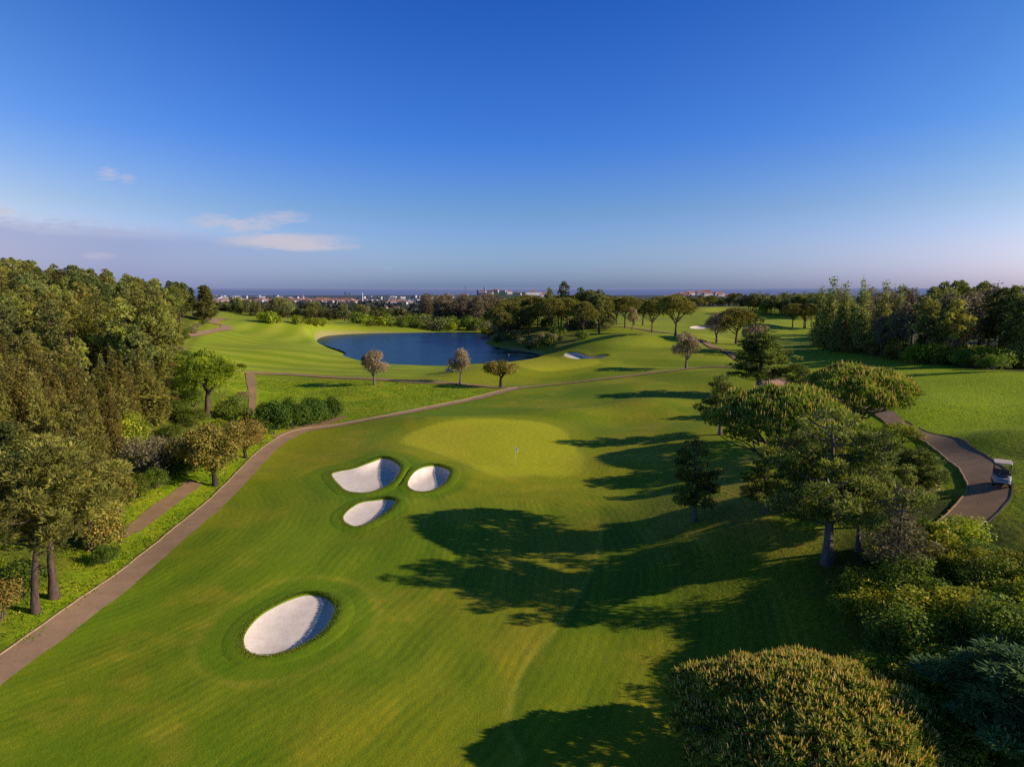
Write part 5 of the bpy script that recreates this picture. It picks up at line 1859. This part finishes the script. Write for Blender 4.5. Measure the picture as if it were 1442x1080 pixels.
# ------------------------------------------------------------------ world
w = bpy.data.worlds.new('World')
scene.world = w
w.use_nodes = True
nt = w.node_tree
nt.nodes.clear()
sky = nd(nt, 'ShaderNodeTexSky')
sky.sky_type = 'NISHITA'
sky.sun_disc = False
sky.sun_elevation = SUN_EL
sky.sun_rotation = SUN_ROT
sky.altitude = 100
sky.air_density = 1.0
sky.dust_density = 1.2
sky.ozone_density = 2.5
tc = nd(nt, 'ShaderNodeTexCoord')
sep = nd(nt, 'ShaderNodeSeparateXYZ')
nt.links.new(tc.outputs['Generated'], sep.inputs[0])
X_, Y_, Z_ = sep.outputs
el = mth(nt, 'DIVIDE', Z_, mth(nt, 'MAXIMUM', Y_, .05))         # tan of elevation measured along +Y
az = mth(nt, 'DIVIDE', X_, mth(nt, 'MAXIMUM', Y_, .05))
# grade of the sky: deeper blue aloft, lavender low
hz = rng_map(nt, Z_, 0., 1.)
cr = nd(nt, 'ShaderNodeValToRGB')
nt.links.new(hz, cr.inputs[0])
el_ = cr.color_ramp.elements
for i, (p_, c_) in enumerate([(0., (.88, 1.20, 2.40)), (.0145, (.87, 1.18, 2.25)), (.05, (.80, 1.05, 1.85)), (.104, (.62, .91, 1.50)), (.198, (.32, .74, 1.68)), (.363, (.17, .58, 1.55)), (.6, (.08, .31, .6)), (1., (.07, .22, .4))]):
    e_ = el_[i] if i < 2 else el_.new(p_)
    e_.position, e_.color = p_, (*[k_ / 3 for k_ in c_], 1)
el_[-1].color = (.023, .073, .133, 1)
sgn = mth(nt, 'MINIMUM', mth(nt, 'MULTIPLY', az, az), .8)
gl = mth(nt, 'MULTIPLY', rng_map(nt, Y_, 0., .3), mth(nt, 'DIVIDE', sgn, .5))
lat = nd(nt, 'ShaderNodeCombineXYZ')
nt.links.new(mth(nt, 'MULTIPLY_ADD', gl, mth(nt, 'MULTIPLY_ADD', rng_map(nt, az, .1, .75), -.25, .95), 1.), lat.inputs[0])
nt.links.new(mth(nt, 'MULTIPLY_ADD', gl, .28, 1.), lat.inputs[1])
rl = mth(nt, 'MULTIPLY', rng_map(nt, az, .2, .75), rng_map(nt, Z_, .16, 0.))
nt.links.new(mth(nt, 'ADD', mth(nt, 'MULTIPLY_ADD', gl, -.06, 1.), mth(nt, 'MULTIPLY', rl, .25)), lat.inputs[2])
grade = nd(nt, 'ShaderNodeVectorMath')
grade.operation = 'MULTIPLY'
nt.links.new(cr.outputs[0], grade.inputs[0])
nt.links.new(lat.outputs[0], grade.inputs[1])
grade3 = nd(nt, 'ShaderNodeVectorMath')
grade3.operation = 'SCALE'
grade3.inputs['Scale'].default_value = 3.0
nt.links.new(grade.outputs[0], grade3.inputs[0])
sk = mix(nt, 1., sky.outputs[0], grade3.outputs[0], 'MULTIPLY')
# clouds
cv = nd(nt, 'ShaderNodeCombineXYZ')
nt.links.new(az, cv.inputs[0]); nt.links.new(mth(nt, 'MULTIPLY', el, 5.), cv.inputs[1])
cn = noise(nt, 5.5, 8, .62, cv.outputs[0])
cn2 = noise(nt, 14, 9, .68, cv.outputs[0])
cn3 = noise(nt, 42, 8, .7, cv.outputs[0])


def gauss(a, c, s):
    q = mth(nt, 'DIVIDE', mth(nt, 'SUBTRACT', a, c), s)
    return mth(nt, 'EXPONENT', mth(nt, 'MULTIPLY', mth(nt, 'MULTIPLY', q, q), -1.))


def uv2(u, v):
    d = ray(u, v)
    return d[0] / d[1], d[2] / d[1]


def cloud_at(u, v, su, sv, lo=.35, hi=.6, nn=None):
    a0, e0 = uv2(u, v)
    g_ = mth(nt, 'MULTIPLY', gauss(az, a0, su / FOC), gauss(el, e0, sv / FOC))
    return rng_map(nt, mth(nt, 'MULTIPLY', g_, mth(nt, 'MULTIPLY_ADD', nn or cn2, 2.6, -.55)), lo * .6, hi * .9)


# long bank on the left: height of its top falls to the right
a0, e0 = uv2(0, 312)
top = mth(nt, 'ADD', mth(nt, 'MULTIPLY_ADD', mth(nt, 'ADD', az, .75), -.075, e0), mth(nt, 'MULTIPLY', mth(nt, 'SUBTRACT', cn, .5), .035))
edge = gauss(el, top, .012)
fade = rng_map(nt, az, -.36, -.62)
below = rng_map(nt, mth(nt, 'SUBTRACT', top, el), -.008, .012)
bank = mth(nt, 'MULTIPLY', below, rng_map(nt, az, -.18, -.55))
c1 = mix(nt, mth(nt, 'MULTIPLY', bank, .6), sk, (2.2, 2.75, 5.4))
c1 = mix(nt, mth(nt, 'MULTIPLY', mth(nt, 'MULTIPLY', bank, rng_map(nt, cn2, .50, .72)), mth(nt, 'MULTIPLY', gauss(el, e0 - .022, .02), .55)), c1, (3.6, 4.0, 6.3))
c1 = mix(nt, mth(nt, 'MULTIPLY', mth(nt, 'MULTIPLY', edge, fade), rng_map(nt, cn3, .38, .62, .1, 1.)), c1, (4.3, 4.5, 6.4))
for (u, v, su, sv, lo, hi, k_) in [(150, 245, 14, 9, .45, .8, .45), (180, 252, 12, 7, .5, .8, .35), (395, 306, 34, 8, .4, .8, .5), (350, 318, 40, 9, .4, .8, .6), (300, 312, 30, 10, .4, .8, .5),
                              (405, 340, 70, 9, .3, .65, .7), (440, 347, 50, 5, .3, .6, .7), (375, 338, 40, 7, .3, .6, .5), (6, 298, 14, 6, .4, .7, .5), (140, 360, 24, 5, .5, .8, .35)]:
    c1 = mix(nt, mth(nt, 'MULTIPLY', cloud_at(u, v, su * 1.25, sv * 1.25, lo, hi, cn3 if su < 45 else cn2), k_), c1, (6.0, 5.5, 6.3))
bg = nd(nt, 'ShaderNodeBackground', Strength=.1)
nt.links.new(c1, bg.inputs[0])
wo = nt.nodes.new('ShaderNodeOutputWorld')
nt.links.new(bg.outputs[0], wo.inputs[0])

sun = bpy.data.lights.new('sun', 'SUN')
sun.energy = 5.0
sun.angle = radians(.5)
sun.color = (1.0, .82, .60)
so = bpy.data.objects.new('sun', sun)
COL.objects.link(so)
sv = (sin(SUN_ROT) * cos(SUN_EL), cos(SUN_ROT) * cos(SUN_EL), sin(SUN_EL))
import mathutils
so.rotation_euler = mathutils.Vector(sv).to_track_quat('Z', 'Y').to_euler()
so.location = (200, -40, 120)

cam = bpy.data.cameras.new('camera')
cam.sensor_width = 36
cam.lens = 36 * FOC / 1442
cam.clip_start = .5
cam.clip_end = 150000
co = bpy.data.objects.new('camera', cam)
COL.objects.link(co)
co.location = (0, 0, CAMZ)
co.rotation_euler = (pi / 2 - PITCH, 0, 0)
scene.camera = co

scene.view_settings.view_transform = 'Standard'
scene.view_settings.look = 'None'
scene.view_settings.exposure = 0
scene.view_settings.gamma = 1
scene.render.engine = 'CYCLES'
scene.cycles.use_denoising = False
scene.cycles.max_bounces = 5
scene.cycles.diffuse_bounces = 2
scene.cycles.transmission_bounces = 4
scene.cycles.transparent_max_bounces = 4
